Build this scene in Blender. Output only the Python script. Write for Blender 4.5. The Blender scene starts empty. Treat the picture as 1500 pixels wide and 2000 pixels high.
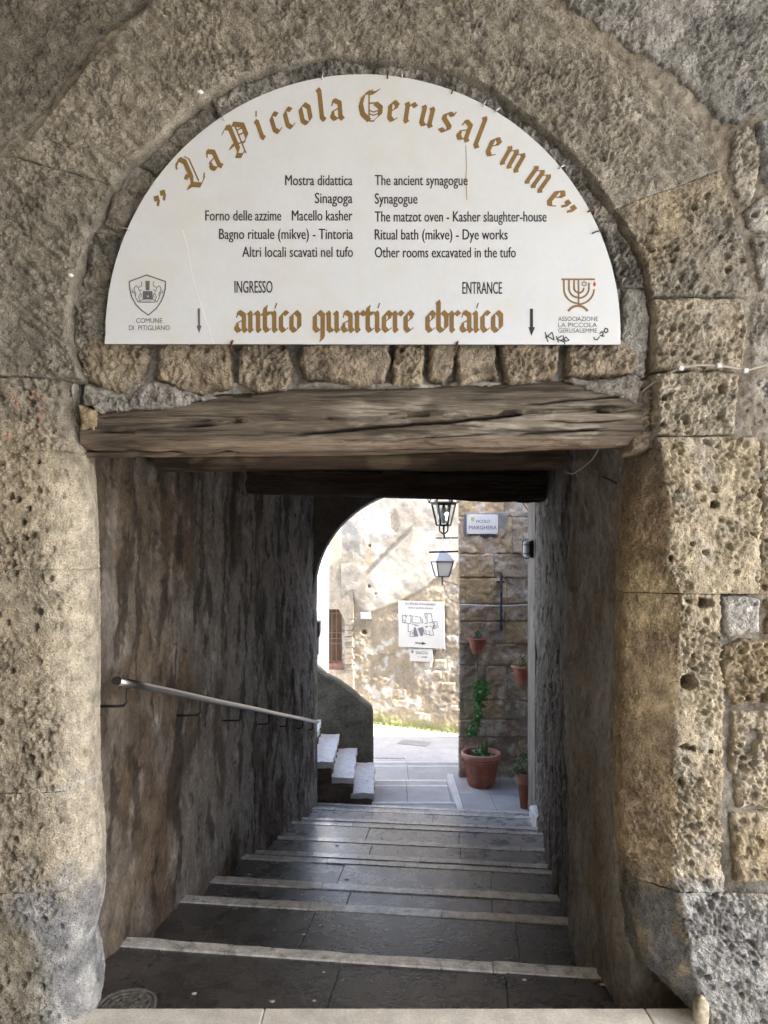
import bpy, math, random
import numpy as np
from mathutils import Matrix, Vector
random.seed(7)
C = bpy.context.scene
COL = C.collection
R = math.radians
F = 1444.0                      # focal length in pixels of the 1500x2000 photograph
YH = 1080.0                     # horizon row
EYE = 1.6

# ------------------------------------------------------------------ camera, sky, sun, exposure
cam = bpy.data.cameras.new('camera')
cam.sensor_fit = 'VERTICAL'; cam.sensor_height = 36.0; cam.lens = 36.0 * F / 2000.0
cam.shift_y = (YH - 1000.0) / 2000.0
cam.clip_start = 0.05; cam.clip_end = 500
co = bpy.data.objects.new('camera', cam); COL.objects.link(co)
co.location = (0, 0, EYE); co.rotation_euler = (R(90), 0, 0)
C.camera = co

SUN_EL, SUN_DIR = R(46), Vector((0.84, -0.54, 0)).normalized()
W = bpy.data.worlds.new('World'); C.world = W; W.use_nodes = True
wn = W.node_tree.nodes; wl = W.node_tree.links
bg = wn['Background'] if 'Background' in wn else wn.new('ShaderNodeBackground')
sky = wn.new('ShaderNodeTexSky'); sky.sky_type = 'NISHITA'; sky.sun_disc = False
sky.sun_elevation = SUN_EL; sky.sun_rotation = math.atan2(SUN_DIR.x, SUN_DIR.y)
sky.dust_density = 2.5; sky.air_density = 1.0
wl.new(sky.outputs[0], bg.inputs[0]); bg.inputs[1].default_value = 0.15
sl = bpy.data.lights.new('sun', 'SUN'); sl.energy = 4.2; sl.angle = R(0.5); sl.color = (1.0, 0.96, 0.91)
so = bpy.data.objects.new('sun', sl); COL.objects.link(so)
sd = Vector((SUN_DIR.x * math.cos(SUN_EL), SUN_DIR.y * math.cos(SUN_EL), math.sin(SUN_EL)))
so.rotation_euler = sd.to_track_quat('Z', 'Y').to_euler(); so.location = (-5, -12, 20)
C.view_settings.view_transform = 'Standard'; C.view_settings.look = 'None'
C.view_settings.gamma = 1.0; C.view_settings.use_curve_mapping = False
C.view_settings.exposure = 2.7
C.cycles.max_bounces = 10; C.cycles.diffuse_bounces = 7

# ------------------------------------------------------------------ helpers
def at(px, py, Y):
    """the point at distance Y that the photograph shows at (px, py)"""
    return np.array([(px - 750.0) * Y / F, Y, EYE - (py - YH) * Y / F])
def X_(px, Y): return (px - 750.0) * Y / F
def Z_(py, Y): return EYE - (py - YH) * Y / F

def h01(ix, iy, iz, seed):
    h = (ix.astype(np.int64) * 374761393 + iy.astype(np.int64) * 668265263 + iz.astype(np.int64) * 2147483647 + seed * 974711) & 0xffffffff
    h = ((h ^ (h >> 13)) * 1274126177) & 0xffffffff
    h = ((h ^ (h >> 16)) * 2246822519) & 0xffffffff
    return ((h ^ (h >> 15)) & 0xffffff) / float(0xffffff)
def vnoise(x, y, z, seed=0):
    xi, yi, zi = np.floor(x), np.floor(y), np.floor(z)
    fx, fy, fz = x - xi, y - yi, z - zi
    fx, fy, fz = [f * f * (3 - 2 * f) for f in (fx, fy, fz)]
    r = 0
    for a in (0, 1):
        for b in (0, 1):
            for c in (0, 1):
                w = (fx if a else 1 - fx) * (fy if b else 1 - fy) * (fz if c else 1 - fz)
                r = r + w * h01(xi + a, yi + b, zi + c, seed)
    return r * 2 - 1
def fbm(P, size, octv=4, seed=0, gain=0.5, stretch=(1, 1, 1)):
    x, y, z = [P[..., i] / size / stretch[i] for i in range(3)]
    r = 0; a = 1.0; n = 0
    for k in range(octv):
        r = r + a * vnoise(x + 17.3 * k, y + 5.1 * k, z + 9.7 * k, seed + k * 13); n += a
        a *= gain; x, y, z = x * 2.03, y * 2.03, z * 2.03
    return r / n
def cells(u, v, size, seed=0):
    """distance to the nearest scattered point in a plane, and that point's random number"""
    x, y = u / size, v / size
    xi, yi = np.floor(x), np.floor(y)
    best = np.full(x.shape, 9.0); rid = np.zeros(x.shape)
    zz = np.zeros(x.shape)
    for a in (-1, 0, 1):
        for b in (-1, 0, 1):
            cx, cy = xi + a, yi + b
            dx = cx + h01(cx, cy, zz, seed) - x; dy = cy + h01(cx, cy, zz, seed + 1) - y
            d = np.sqrt(dx * dx + dy * dy)
            m = d < best
            best = np.where(m, d, best); rid = np.where(m, h01(cx, cy, zz, seed + 2), rid)
    return best, rid
def sm(a, b, x):
    t = np.clip((x - a) / (b - a), 0, 1); return t * t * (3 - 2 * t)
def mixc(a, b, t):
    a = np.asarray(a, float); b = np.asarray(b, float)
    return a * (1 - t[..., None]) + b * t[..., None]

def fast_mesh(name, V, Fq, col=None, smooth=True):
    me = bpy.data.meshes.new(name)
    V = np.asarray(V, np.float32); Fq = np.asarray(Fq, np.int32)
    n = Fq.shape[1]
    me.vertices.add(len(V)); me.vertices.foreach_set('co', V.ravel())
    me.loops.add(Fq.size); me.loops.foreach_set('vertex_index', Fq.ravel())
    me.polygons.add(len(Fq)); me.polygons.foreach_set('loop_start', np.arange(0, Fq.size, n, dtype=np.int32))
    me.polygons.foreach_set('loop_total', np.full(len(Fq), n, np.int32))
    me.polygons.foreach_set('use_smooth', np.full(len(Fq), smooth, bool))
    if col is not None:
        at_ = me.attributes.new('Col', 'FLOAT_COLOR', 'POINT')
        c = np.ones((len(V), 4), np.float32); c[:, :3] = np.clip(col, 0, 1)
        at_.data.foreach_set('color', c.ravel())
    me.update(calc_edges=True); me.validate()
    return me
def py_mesh(name, V, Fs, smooth=False):
    me = bpy.data.meshes.new(name); me.from_pydata([tuple(v) for v in V], [], [tuple(f) for f in Fs])
    if smooth:
        me.polygons.foreach_set('use_smooth', [True] * len(me.polygons))
    me.update(); return me
def link(name, me, mat=None, parent=None, label=None, cat=None, group=None, kind=None, loc=None):
    o = bpy.data.objects.new(name, me); COL.objects.link(o)
    if me is not None and mat is not None:
        if len(me.materials) == 0: me.materials.append(mat)
    if parent is not None:
        o.parent = parent
        if loc is None:
            q = Vector((0, 0, 0)); p = parent
            while p is not None:
                q += p.location; p = p.parent
            o.location = -q
    if loc is not None: o.location = loc
    if label: o['label'] = label
    if cat: o['category'] = cat
    if group: o['group'] = group
    if kind: o['kind'] = kind
    return o
def thing(name, loc, label, cat, group=None, kind=None, rz=0):
    o = link(name, None, label=label, cat=cat, group=group, kind=kind, loc=tuple(loc))
    o.rotation_euler.z = rz
    return o

def grid_mesh(name, P, keep=None, col=None):
    """P (n,m,3) -> quads where the four corners are kept; unused points dropped"""
    n, m = P.shape[:2]
    idx = np.arange(n * m).reshape(n, m)
    q = np.stack([idx[:-1, :-1], idx[1:, :-1], idx[1:, 1:], idx[:-1, 1:]], -1)
    if keep is not None:
        k = keep[:-1, :-1] & keep[1:, :-1] & keep[1:, 1:] & keep[:-1, 1:]
        q = q[k]
    q = q.reshape(-1, 4)
    used = np.unique(q); rm = np.full(n * m, -1, np.int64); rm[used] = np.arange(len(used))
    V = P.reshape(-1, 3)[used]
    c = None if col is None else np.broadcast_to(col, P.shape).reshape(-1, 3)[used]
    return fast_mesh(name, V, rm[q], c)
def normals(P):
    du = np.gradient(P, axis=0); dv = np.gradient(P, axis=1)
    n = np.cross(du, dv); return n / (np.linalg.norm(n, axis=-1, keepdims=True) + 1e-9)
def polydist(px, pz, poly):
    """signed distance (positive inside)"""
    poly = np.asarray(poly, float); d = np.full(px.shape, 1e9); inside = np.zeros(px.shape, bool)
    n = len(poly)
    for i in range(n):
        ax, az = poly[i]; bx, bz = poly[(i + 1) % n]
        ex, ez = bx - ax, bz - az
        t = np.clip(((px - ax) * ex + (pz - az) * ez) / (ex * ex + ez * ez + 1e-12), 0, 1)
        d = np.minimum(d, np.hypot(px - ax - t * ex, pz - az - t * ez))
        c = ((az > pz) != (bz > pz)) & (px < (bx - ax) * (pz - az) / (bz - az + 1e-12) + ax)
        inside ^= c
    return np.where(inside, d, -d)

class MB:
    def __init__(s): s.V = []; s.F = []
    def add(s, V, Fs):
        b = len(s.V); s.V += [tuple(v) for v in V]; s.F += [tuple(i + b for i in f) for f in Fs]; return s
    def box(s, x0, x1, y0, y1, z0, z1, c=0.0, M=None):
        if c <= 0:
            V = [(x, y, z) for z in (z0, z1) for y in (y0, y1) for x in (x0, x1)]
            Fs = [(0, 2, 3, 1), (4, 5, 7, 6), (0, 1, 5, 4), (2, 6, 7, 3), (0, 4, 6, 2), (1, 3, 7, 5)]
        else:
            V = []; ix = {}
            for i, (x, sx) in enumerate(((x0, 1), (x1, -1))):
                for j, (y, sy) in enumerate(((y0, 1), (y1, -1))):
                    for k, (z, sz) in enumerate(((z0, 1), (z1, -1))):
                        ix[i, j, k, 'x'] = len(V); V.append((x, y + sy * c, z + sz * c))
                        ix[i, j, k, 'y'] = len(V); V.append((x + sx * c, y, z + sz * c))
                        ix[i, j, k, 'z'] = len(V); V.append((x + sx * c, y + sy * c, z))
            Fs = []
            for i in (0, 1): Fs.append([ix[i, 0, 0, 'x'], ix[i, 1, 0, 'x'], ix[i, 1, 1, 'x'], ix[i, 0, 1, 'x']][::(-1 if i == 0 else 1)])
            for j in (0, 1): Fs.append([ix[0, j, 0, 'y'], ix[0, j, 1, 'y'], ix[1, j, 1, 'y'], ix[1, j, 0, 'y']][::(-1 if j == 0 else 1)])
            for k in (0, 1): Fs.append([ix[0, 0, k, 'z'], ix[1, 0, k, 'z'], ix[1, 1, k, 'z'], ix[0, 1, k, 'z']][::(-1 if k == 0 else 1)])
            for i in (0, 1):
                for j in (0, 1): Fs.append([ix[i, j, 0, 'x'], ix[i, j, 1, 'x'], ix[i, j, 1, 'y'], ix[i, j, 0, 'y']])
                for k in (0, 1): Fs.append([ix[i, 0, k, 'x'], ix[i, 1, k, 'x'], ix[i, 1, k, 'z'], ix[i, 0, k, 'z']])
            for j in (0, 1):
                for k in (0, 1): Fs.append([ix[0, j, k, 'y'], ix[1, j, k, 'y'], ix[1, j, k, 'z'], ix[0, j, k, 'z']])
            for i in (0, 1):
                for j in (0, 1):
                    for k in (0, 1): Fs.append([ix[i, j, k, 'x'], ix[i, j, k, 'y'], ix[i, j, k, 'z']])
        if M is not None: V = [tuple(M @ Vector(v)) for v in V]
        return s.add(V, Fs)
    def tube(s, pts, r, n=8, cap=True):
        pts = [Vector(p) for p in pts]; rs = r if isinstance(r, (list, tuple)) else [r] * len(pts)
        t0 = (pts[1] - pts[0]).normalized()
        up = Vector((0, 0, 1)) if abs(t0.z) < 0.9 else Vector((1, 0, 0))
        a = t0.cross(up).normalized(); V = []
        for i, p in enumerate(pts):
            t = (pts[min(i + 1, len(pts) - 1)] - pts[max(i - 1, 0)]).normalized()
            a = (a - t * a.dot(t)).normalized(); b = t.cross(a)
            for k in range(n):
                w = 2 * math.pi * k / n; V.append(p + (a * math.cos(w) + b * math.sin(w)) * rs[i])
        Fs = [(i * n + k, i * n + (k + 1) % n, (i + 1) * n + (k + 1) % n, (i + 1) * n + k) for i in range(len(pts) - 1) for k in range(n)]
        if cap: Fs += [tuple(range(n))[::-1], tuple((len(pts) - 1) * n + k for k in range(n))]
        return s.add(V, Fs)
    def lathe(s, prof, n=32, cx=0, cy=0, half=False, cz=0):
        V = []; m = len(prof)
        for k in range(n):
            w = 2 * math.pi * k / n
            for r, z in prof: V.append((cx + r * math.cos(w), cy + r * math.sin(w), z + cz))
        Fs = [(k * m + i, ((k + 1) % n) * m + i, ((k + 1) % n) * m + i + 1, k * m + i + 1) for k in range(n) for i in range(m - 1)]
        return s.add(V, Fs)
    def prism(s, poly, y0, y1):
        """polygon in (x,z) given thickness from y0 to y1"""
        n = len(poly); V = [(x, y0, z) for x, z in poly] + [(x, y1, z) for x, z in poly]
        Fs = [tuple(range(n)), tuple(range(2 * n - 1, n - 1, -1))] + [(i, i + n, (i + 1) % n + n, (i + 1) % n) for i in range(n)]
        return s.add(V, Fs)
    def build(s, name, mat, parent=None, smooth=False, **k):
        return link(name, py_mesh(name, s.V, s.F, smooth), mat, parent, **k)

# ------------------------------------------------------------------ materials
def nodes(name):
    m = bpy.data.materials.new(name); m.use_nodes = True
    nt = m.node_tree; b = nt.nodes['Principled BSDF']; return m, nt, b
def plain(name, col, rough=0.6, metal=0.0, spec=0.5):
    m, nt, b = nodes(name)
    b.inputs['Base Color'].default_value = (*col, 1); b.inputs['Roughness'].default_value = rough
    b.inputs['Metallic'].default_value = metal; b.inputs['Specular IOR Level'].default_value = spec
    return m
def surf(name, col=None, var=0.35, size=0.25, fine=0.02, stretch=(1, 1, 1), bump=0.5, bdist=0.004, bsize=0.012,
         rough=0.9, spec=0.3, tint=None, tsize=0.6, tamt=0.6, pits=0.0, rvar=0.0, lo=0.42, hi=0.62):
    """weathered surface: base colour (or the mesh's own Col attribute) broken by large stains and fine grain"""
    m, nt, b = nodes(name); N = nt.nodes; L = nt.links
    tc = N.new('ShaderNodeTexCoord'); mp = N.new('ShaderNodeMapping')
    mp.inputs['Scale'].default_value = tuple(1.0 / s for s in stretch)
    L.new(tc.outputs['Object'], mp.inputs['Vector'])
    def noise(scale, det=6, src=mp, rgh=0.6):
        n = N.new('ShaderNodeTexNoise'); n.inputs['Scale'].default_value = 1.0 / scale
        n.inputs['Detail'].default_value = det; n.inputs['Roughness'].default_value = rgh
        L.new(src.outputs[0], n.inputs['Vector']); return n
    def mul(a, f):      # a: colour socket, f: value socket
        mx = N.new('ShaderNodeMix'); mx.data_type = 'RGBA'; mx.blend_type = 'MULTIPLY'; mx.inputs[0].default_value = 1
        L.new(a, mx.inputs[6]); L.new(f, mx.inputs[7]); return mx.outputs[2]
    def mr(s, a, b_, c, d):
        q = N.new('ShaderNodeMapRange'); q.inputs[1].default_value = a; q.inputs[2].default_value = b_
        q.inputs[3].default_value = c; q.inputs[4].default_value = d; L.new(s, q.inputs[0]); return q.outputs[0]
    if col is None:
        a = N.new('ShaderNodeAttribute'); a.attribute_name = 'Col'; c = a.outputs['Color']
    else:
        a = N.new('ShaderNodeRGB'); a.outputs[0].default_value = (*col, 1); c = a.outputs[0]
    n1 = noise(size); n2 = noise(fine, 5)
    if tint is not None:
        nt_ = noise(tsize, 5); mx = N.new('ShaderNodeMix'); mx.data_type = 'RGBA'
        f = mr(nt_.outputs[0], lo, hi, 0, tamt); L.new(f, mx.inputs[0]); L.new(c, mx.inputs[6])
        mx.inputs[7].default_value = (*tint, 1); c = mx.outputs[2]
    c = mul(c, mr(n1.outputs[0], 0.3, 0.7, 1 - var, 1 + var))
    c = mul(c, mr(n2.outputs[0], 0.3, 0.7, 1 - var * 0.8, 1 + var * 0.8))
    hsum = None
    bn = noise(bsize, 8, mp, 0.65)
    hsum = bn.outputs[0]
    if pits > 0:
        v = N.new('ShaderNodeTexVoronoi'); v.inputs['Scale'].default_value = 1.0 / (bsize * 2.2); L.new(mp.outputs[0], v.inputs['Vector'])
        ad = N.new('ShaderNodeMath'); ad.operation = 'MULTIPLY_ADD'; ad.inputs[1].default_value = 1.0
        pv = mr(v.outputs['Distance'], 0.12, 0.42, -pits, 0.0)
        ad = N.new('ShaderNodeMath'); ad.operation = 'ADD'; L.new(pv, ad.inputs[0]); L.new(hsum, ad.inputs[1]); hsum = ad.outputs[0]
    bp = N.new('ShaderNodeBump'); bp.inputs['Strength'].default_value = bump; bp.inputs['Distance'].default_value = bdist
    L.new(hsum, bp.inputs['Height']); L.new(bp.outputs[0], b.inputs['Normal'])
    L.new(c, b.inputs['Base Color'])
    b.inputs['Specular IOR Level'].default_value = spec
    if rvar > 0: L.new(mr(n1.outputs[0], 0.3, 0.7, rough - rvar, rough + rvar), b.inputs['Roughness'])
    else: b.inputs['Roughness'].default_value = rough
    return m
def glass(name, col=(1, 1, 1), rough=0.0, alpha=0.25):
    m, nt, b = nodes(name)
    t = nt.nodes.new('ShaderNodeBsdfTransparent'); g = nt.nodes.new('ShaderNodeBsdfGlossy'); mx = nt.nodes.new('ShaderNodeMixShader')
    g.inputs['Roughness'].default_value = 0.08; t.inputs['Color'].default_value = (*col, 1)
    mx.inputs[0].default_value = alpha
    nt.links.new(t.outputs[0], mx.inputs[1]); nt.links.new(g.outputs[0], mx.inputs[2])
    nt.links.new(mx.outputs[0], nt.nodes['Material Output'].inputs['Surface']); return m

M_tufa = surf('tufa_stone', None, var=0.42, size=0.05, fine=0.006, bump=1.0, bdist=0.009, bsize=0.005, pits=0.5)
M_mortar = surf('rough_mortar', None, var=0.28, size=0.08, fine=0.008, bump=1.0, bdist=0.009, bsize=0.009, pits=0.3)
M_smooth = surf('worn_tufa', None, var=0.20, size=0.12, fine=0.012, bump=0.45, bdist=0.003, bsize=0.012, pits=0.3)
M_wallin = surf('smoke_stained_plaster', None, var=0.42, size=0.10, fine=0.018, stretch=(1, 1, 1.3), bump=1.0, bdist=0.010, bsize=0.014,
                rough=0.72, spec=0.45, rvar=0.15)
M_beam = surf('weathered_oak', None, var=0.45, size=0.04, fine=0.0035, stretch=(22, 1, 1), bump=1.0, bdist=0.006, bsize=0.004, rough=0.85)
M_darkbeam = surf('sooty_oak', (0.045, 0.034, 0.026), var=0.5, size=0.05, fine=0.008, stretch=(8, 1, 1), bump=0.8, bdist=0.004, bsize=0.01, rough=0.8)
M_tread = surf('dark_basalt_paving', (0.052, 0.050, 0.050), var=0.38, size=0.13, fine=0.010, bump=0.6, bdist=0.005, bsize=0.016, rough=0.27, spec=0.7, rvar=0.10, pits=0.2, tint=(0.11, 0.10, 0.088), tsize=0.35, tamt=0.5, lo=0.35, hi=0.75)
M_nosing = surf('pale_travertine', (0.66, 0.64, 0.61), var=0.30, size=0.06, fine=0.010, bump=0.3, bdist=0.0015, bsize=0.012, rough=0.24, spec=0.7,
                tint=(0.16, 0.14, 0.12), tsize=0.05, tamt=0.6, lo=0.55, hi=0.68)
M_thresh = surf('threshold_stone', (0.66, 0.635, 0.57), var=0.20, size=0.1, fine=0.01, bump=0.5, bdist=0.003, bsize=0.012, rough=0.75)
M_pave = surf('grey_paving', (0.40, 0.40, 0.405), var=0.16, size=0.3, fine=0.02, bump=0.3, bdist=0.002, bsize=0.02, rough=0.6)
M_paveline = surf('pale_paving_strip', (0.68, 0.67, 0.65), var=0.14, size=0.1, fine=0.02, bump=0.3, bdist=0.002, bsize=0.02, rough=0.6)
M_farwall = surf('sunlit_plaster_wall', None, var=0.13, size=0.16, fine=0.03, bump=0.6, bdist=0.012, bsize=0.04, rough=0.9)
M_pier = surf('brown_tufa_ashlar', None, var=0.28, size=0.12, fine=0.025, bump=0.7, bdist=0.010, bsize=0.035, rough=0.9,
              tint=(0.60, 0.53, 0.44), tsize=0.22, tamt=0.75, lo=0.52, hi=0.60)
M_parapet = surf('mossy_render', (0.135, 0.128, 0.098), var=0.40, size=0.22, fine=0.03, bump=0.9, bdist=0.014, bsize=0.05, rough=0.9)
M_steptop = surf('pitted_travertine', (0.74, 0.73, 0.72), var=0.10, size=0.07, fine=0.015, bump=0.8, bdist=0.006, bsize=0.03, rough=0.85, pits=0.4,
                 tint=(0.25, 0.24, 0.22), tsize=0.05, tamt=0.7, lo=0.60, hi=0.68)
M_stepside = surf('brown_step_stone', (0.17, 0.135, 0.10), var=0.40, size=0.12, fine=0.02, stretch=(2, 2, 0.6), bump=0.8, bdist=0.01, bsize=0.03, rough=0.9)
M_ground = surf('street_ground', (0.45, 0.44, 0.43), var=0.15, size=0.4, fine=0.03, bump=0.3, bdist=0.003, bsize=0.02, rough=0.85)
M_white = surf('white_render', (0.68, 0.68, 0.69), var=0.07, size=0.3, fine=0.03, bump=0.4, bdist=0.004, bsize=0.03, rough=0.9)
M_ochre = surf('ochre_render', (0.36, 0.28, 0.16), var=0.14, size=0.3, fine=0.03, bump=0.3, bdist=0.004, bsize=0.03)
M_panel = surf('white_enamel_panel', (0.565, 0.60, 0.655), var=0.03, size=0.25, fine=0.02, bump=0.04, bdist=0.0006, bsize=0.03, rough=0.34, spec=0.5,
               tint=(0.55, 0.55, 0.52), tsize=0.16, tamt=0.55, lo=0.5, hi=0.7)
M_edge = plain('dark_panel_edge', (0.10, 0.085, 0.075), 0.7)
M_gold = surf('bronze_lettering', (0.20, 0.125, 0.048), var=0.12, size=0.05, fine=0.01, bump=0.05, bdist=0.0003, bsize=0.01, rough=0.42)
M_black = plain('black_lettering', (0.012, 0.012, 0.014), 0.45)
M_grey = plain('grey_print', (0.10, 0.10, 0.115), 0.6)
M_faint = plain('faint_print', (0.42, 0.41, 0.40), 0.7)
M_red = plain('red_print', (0.55, 0.01, 0.015), 0.5)
M_yellow = plain('yellow_print', (0.55, 0.50, 0.10), 0.5)
M_sign = plain('white_sign_face', (0.72, 0.72, 0.74), 0.35)
M_signc = plain('cream_sign_face', (0.42, 0.41, 0.385), 0.4)
M_rust = surf('rusty_iron', (0.09, 0.045, 0.028), var=0.4, size=0.02, fine=0.004, bump=0.4, bdist=0.001, bsize=0.004, rough=0.8)
M_zinc = plain('bright_zinc', (0.55, 0.55, 0.55), 0.35, 0.8)
M_steel = surf('brushed_steel', (0.62, 0.60, 0.585), var=0.06, size=0.05, fine=0.006, stretch=(1, 6, 1), bump=0.06, bdist=0.0004, bsize=0.01, rough=0.30)
M_steel.node_tree.nodes['Principled BSDF'].inputs['Metallic'].default_value = 1.0
M_iron = plain('black_iron', (0.018, 0.016, 0.015), 0.5)
M_white_metal = plain('white_painted_metal', (0.62, 0.63, 0.65), 0.45)
M_brownmetal = plain('brown_window_bars', (0.20, 0.11, 0.06), 0.6)
M_cable = plain('grey_cable', (0.33, 0.31, 0.275), 0.55)
M_clip = plain('white_cable_clip', (0.48, 0.50, 0.52), 0.5)
M_terra = surf('terracotta', (0.36, 0.125, 0.075), tint=(0.46, 0.27, 0.20), tsize=0.10, tamt=0.6, lo=0.45, hi=0.7, var=0.18, size=0.08, fine=0.01, bump=0.15, bdist=0.001, bsize=0.01, rough=0.75)
M_rimt = surf('pale_terracotta', (0.50, 0.24, 0.17), var=0.10, size=0.08, fine=0.01, bump=0.15, bdist=0.001, bsize=0.01, rough=0.75)
M_soil = surf('dark_soil', (0.03, 0.02, 0.014), var=0.4, size=0.02, fine=0.004, bump=1, bdist=0.006, bsize=0.008)
M_leaf = surf('fresh_leaf', (0.085, 0.24, 0.06), var=0.3, size=0.03, fine=0.01, bump=0.1, bdist=0.001, bsize=0.01, rough=0.5)
M_leafb = surf('dull_leaf', (0.09, 0.17, 0.08), var=0.3, size=0.03, fine=0.01, bump=0.1, bdist=0.001, bsize=0.01, rough=0.5)
M_leafy = surf('yellow_leaf', (0.22, 0.26, 0.04), var=0.3, size=0.03, fine=0.01, bump=0.1, bdist=0.001, bsize=0.01, rough=0.5)
M_moss = surf('moss', (0.16, 0.19, 0.06), var=0.4, size=0.05, fine=0.01, bump=0.8, bdist=0.01, bsize=0.015)
M_glass = glass('lantern_glass', (0.93, 0.95, 0.92), alpha=0.10)
M_opal = plain('frosted_glass', (0.80, 0.82, 0.79), 0.35)
M_bulb = plain('frosted_bulb', (0.75, 0.77, 0.78), 0.25)
M_pane = plain('dark_window_glass', (0.06, 0.045, 0.03), 0.15)
M_door = surf('dark_wood', (0.12, 0.07, 0.04), var=0.3, size=0.05, fine=0.01, stretch=(1, 1, 6), bump=0.3, bdist=0.002, bsize=0.01)
M_soot = surf('dark_ceiling_boards', (0.05, 0.042, 0.036), var=0.4, size=0.2, fine=0.02, bump=0.5, bdist=0.006, bsize=0.03)
M_house = surf('house_render', (0.42, 0.38, 0.31), var=0.15, size=0.8, fine=0.05, bump=0.3, bdist=0.004, bsize=0.03)

# ------------------------------------------------------------------ colours of the old stone (albedo only)
GREY = (0.262, 0.248, 0.214); WARM = (0.42, 0.365, 0.275); CREAM = (0.56, 0.50, 0.40); OCHRE = (0.335, 0.265, 0.165)
BROWN = (0.22, 0.165, 0.11); CEM = (0.30, 0.30, 0.305); PALEG = (0.40, 0.39, 0.365)
def tufa_rgb(P, a, b, seed=0, size=0.22, lichen=0.35):
    t = sm(-0.35, 0.35, fbm(P, size, 4, seed))
    c = mixc(a, b, t)
    g = sm(0.10, 0.45, fbm(P, size * 0.45, 5, seed + 5, gain=0.6)) * lichen * 1.3
    k = sm(0.12, 0.45, fbm(P, size * 0.6, 5, seed + 6, gain=0.6)); c = c * (1 - 0.24 * k[..., None])
    c = mixc(c, PALEG, g) if lichen > 0 else c
    return c * (1 + 0.22 * fbm(P, 0.018, 3, seed + 9))[..., None]
def tufa_relief(P, seed, amp=1.0, tool=0.0, holes=0.6):
    """relief of pitted tufa in metres: lumps, crumbs, tool marks and round holes"""
    d = 0.012 * fbm(P, 0.22, 3, seed) + 0.012 * amp * fbm(P, 0.060, 3, seed + 3, gain=0.6)
    w = P + 0.010 * np.stack([fbm(P, 0.03, 2, seed + 50), 0 * P[..., 0], fbm(P, 0.03, 2, seed + 51)], -1)
    cr = fbm(w, 0.0145, 2, seed + 4, gain=0.7)
    reg = 0.35 + 1.0 * sm(-0.28, 0.30, fbm(P, 0.16, 3, seed + 60))
    d = d + (0.0115 * amp * (np.abs(cr) ** 0.9 * np.sign(cr)) + 0.011 * amp * fbm(P, 0.008, 2, seed + 70)) * reg
    if tool: d = d + tool * 0.009 * fbm(P @ np.array([[0.8, 0, 0.6], [0, 1, 0], [-0.6, 0, 0.8]]), 0.017, 2, seed + 6, stretch=(4.0, 1, 1))
    u, v = P[..., 0] + P[..., 1], P[..., 2]
    wx = 0.005 * fbm(P, 0.03, 2, seed + 21); wy = 0.005 * fbm(P, 0.025, 2, seed + 22)
    c, rid = cells(u + wx, v + wy, 0.028, seed + 7)
    d = d - 0.012 * amp * holes * sm(0.40, 0.15, c) * (rid > 0.62) * reg
    c, rid = cells(u + wx * 1.5, v + wy * 1.5, 0.050, seed + 17)
    d = d - 0.016 * amp * holes * sm(0.30, 0.14, c) * (rid > 0.78)
    c, rid = cells(u + wx, v + wy, 0.085, seed + 8)
    d = d - 0.024 * holes * sm(0.17, 0.07, c) * (rid > 0.70)
    return d

FACE = 2.50
def px_poly(pts, Y): return [(X_(x, Y), Z_(y, Y)) for x, y in pts]
facade = thing('stone_facade', (0, 2.55, 0), 'rough grey and tan tufa wall with a round arch over the low doorway', 'wall')
def face_stone(poly_px, Y, colfn, relief, rnd=0.018, res=0.004, seed=0, parent=None, name='stone', mat=None, wob=0.006, keepmin=-0.012, steep=8, smoothed=0.0, hole=()):
    poly = px_poly(poly_px, Y)
    xs = np.array([p[0] for p in poly]); zs = np.array([p[1] for p in poly])
    u = np.arange(xs.min() - 0.03, xs.max() + 0.03 + res, res); v = np.arange(zs.min() - 0.03, zs.max() + 0.03 + res, res)
    U, Vv = np.meshgrid(u, v, indexing='ij')
    P = np.stack([U, np.full_like(U, Y), Vv], -1)
    e = polydist(U, Vv, poly) + wob * fbm(P, 0.05, 3, seed + 40) + 0.5 * wob * fbm(P, 0.012, 2, seed + 41)
    t = np.clip(e / rnd, 0, 1); d = -rnd * (1 - np.sqrt(np.clip(1 - (1 - t) ** 2, 0, 1)))
    d = d + np.where(e < 0, e * steep, 0)
    rl = relief(P, seed) * (0.35 + 0.65 * t)
    for hx, hy, hr, hd in hole:
        hh = at(hx, hy, Y); rr = np.hypot(U - hh[0] + 0.004 * fbm(P, 0.02, 2, seed + 77), Vv - hh[2])
        d = d - 1.6 * hd * sm(hr, hr * 0.7, rr)
    P2 = P.copy(); P2[..., 1] -= d + rl
    me = grid_mesh(name, P2, e > keepmin, colfn(P))
    return link(name, me, mat or M_tufa, parent or facade)

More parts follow.
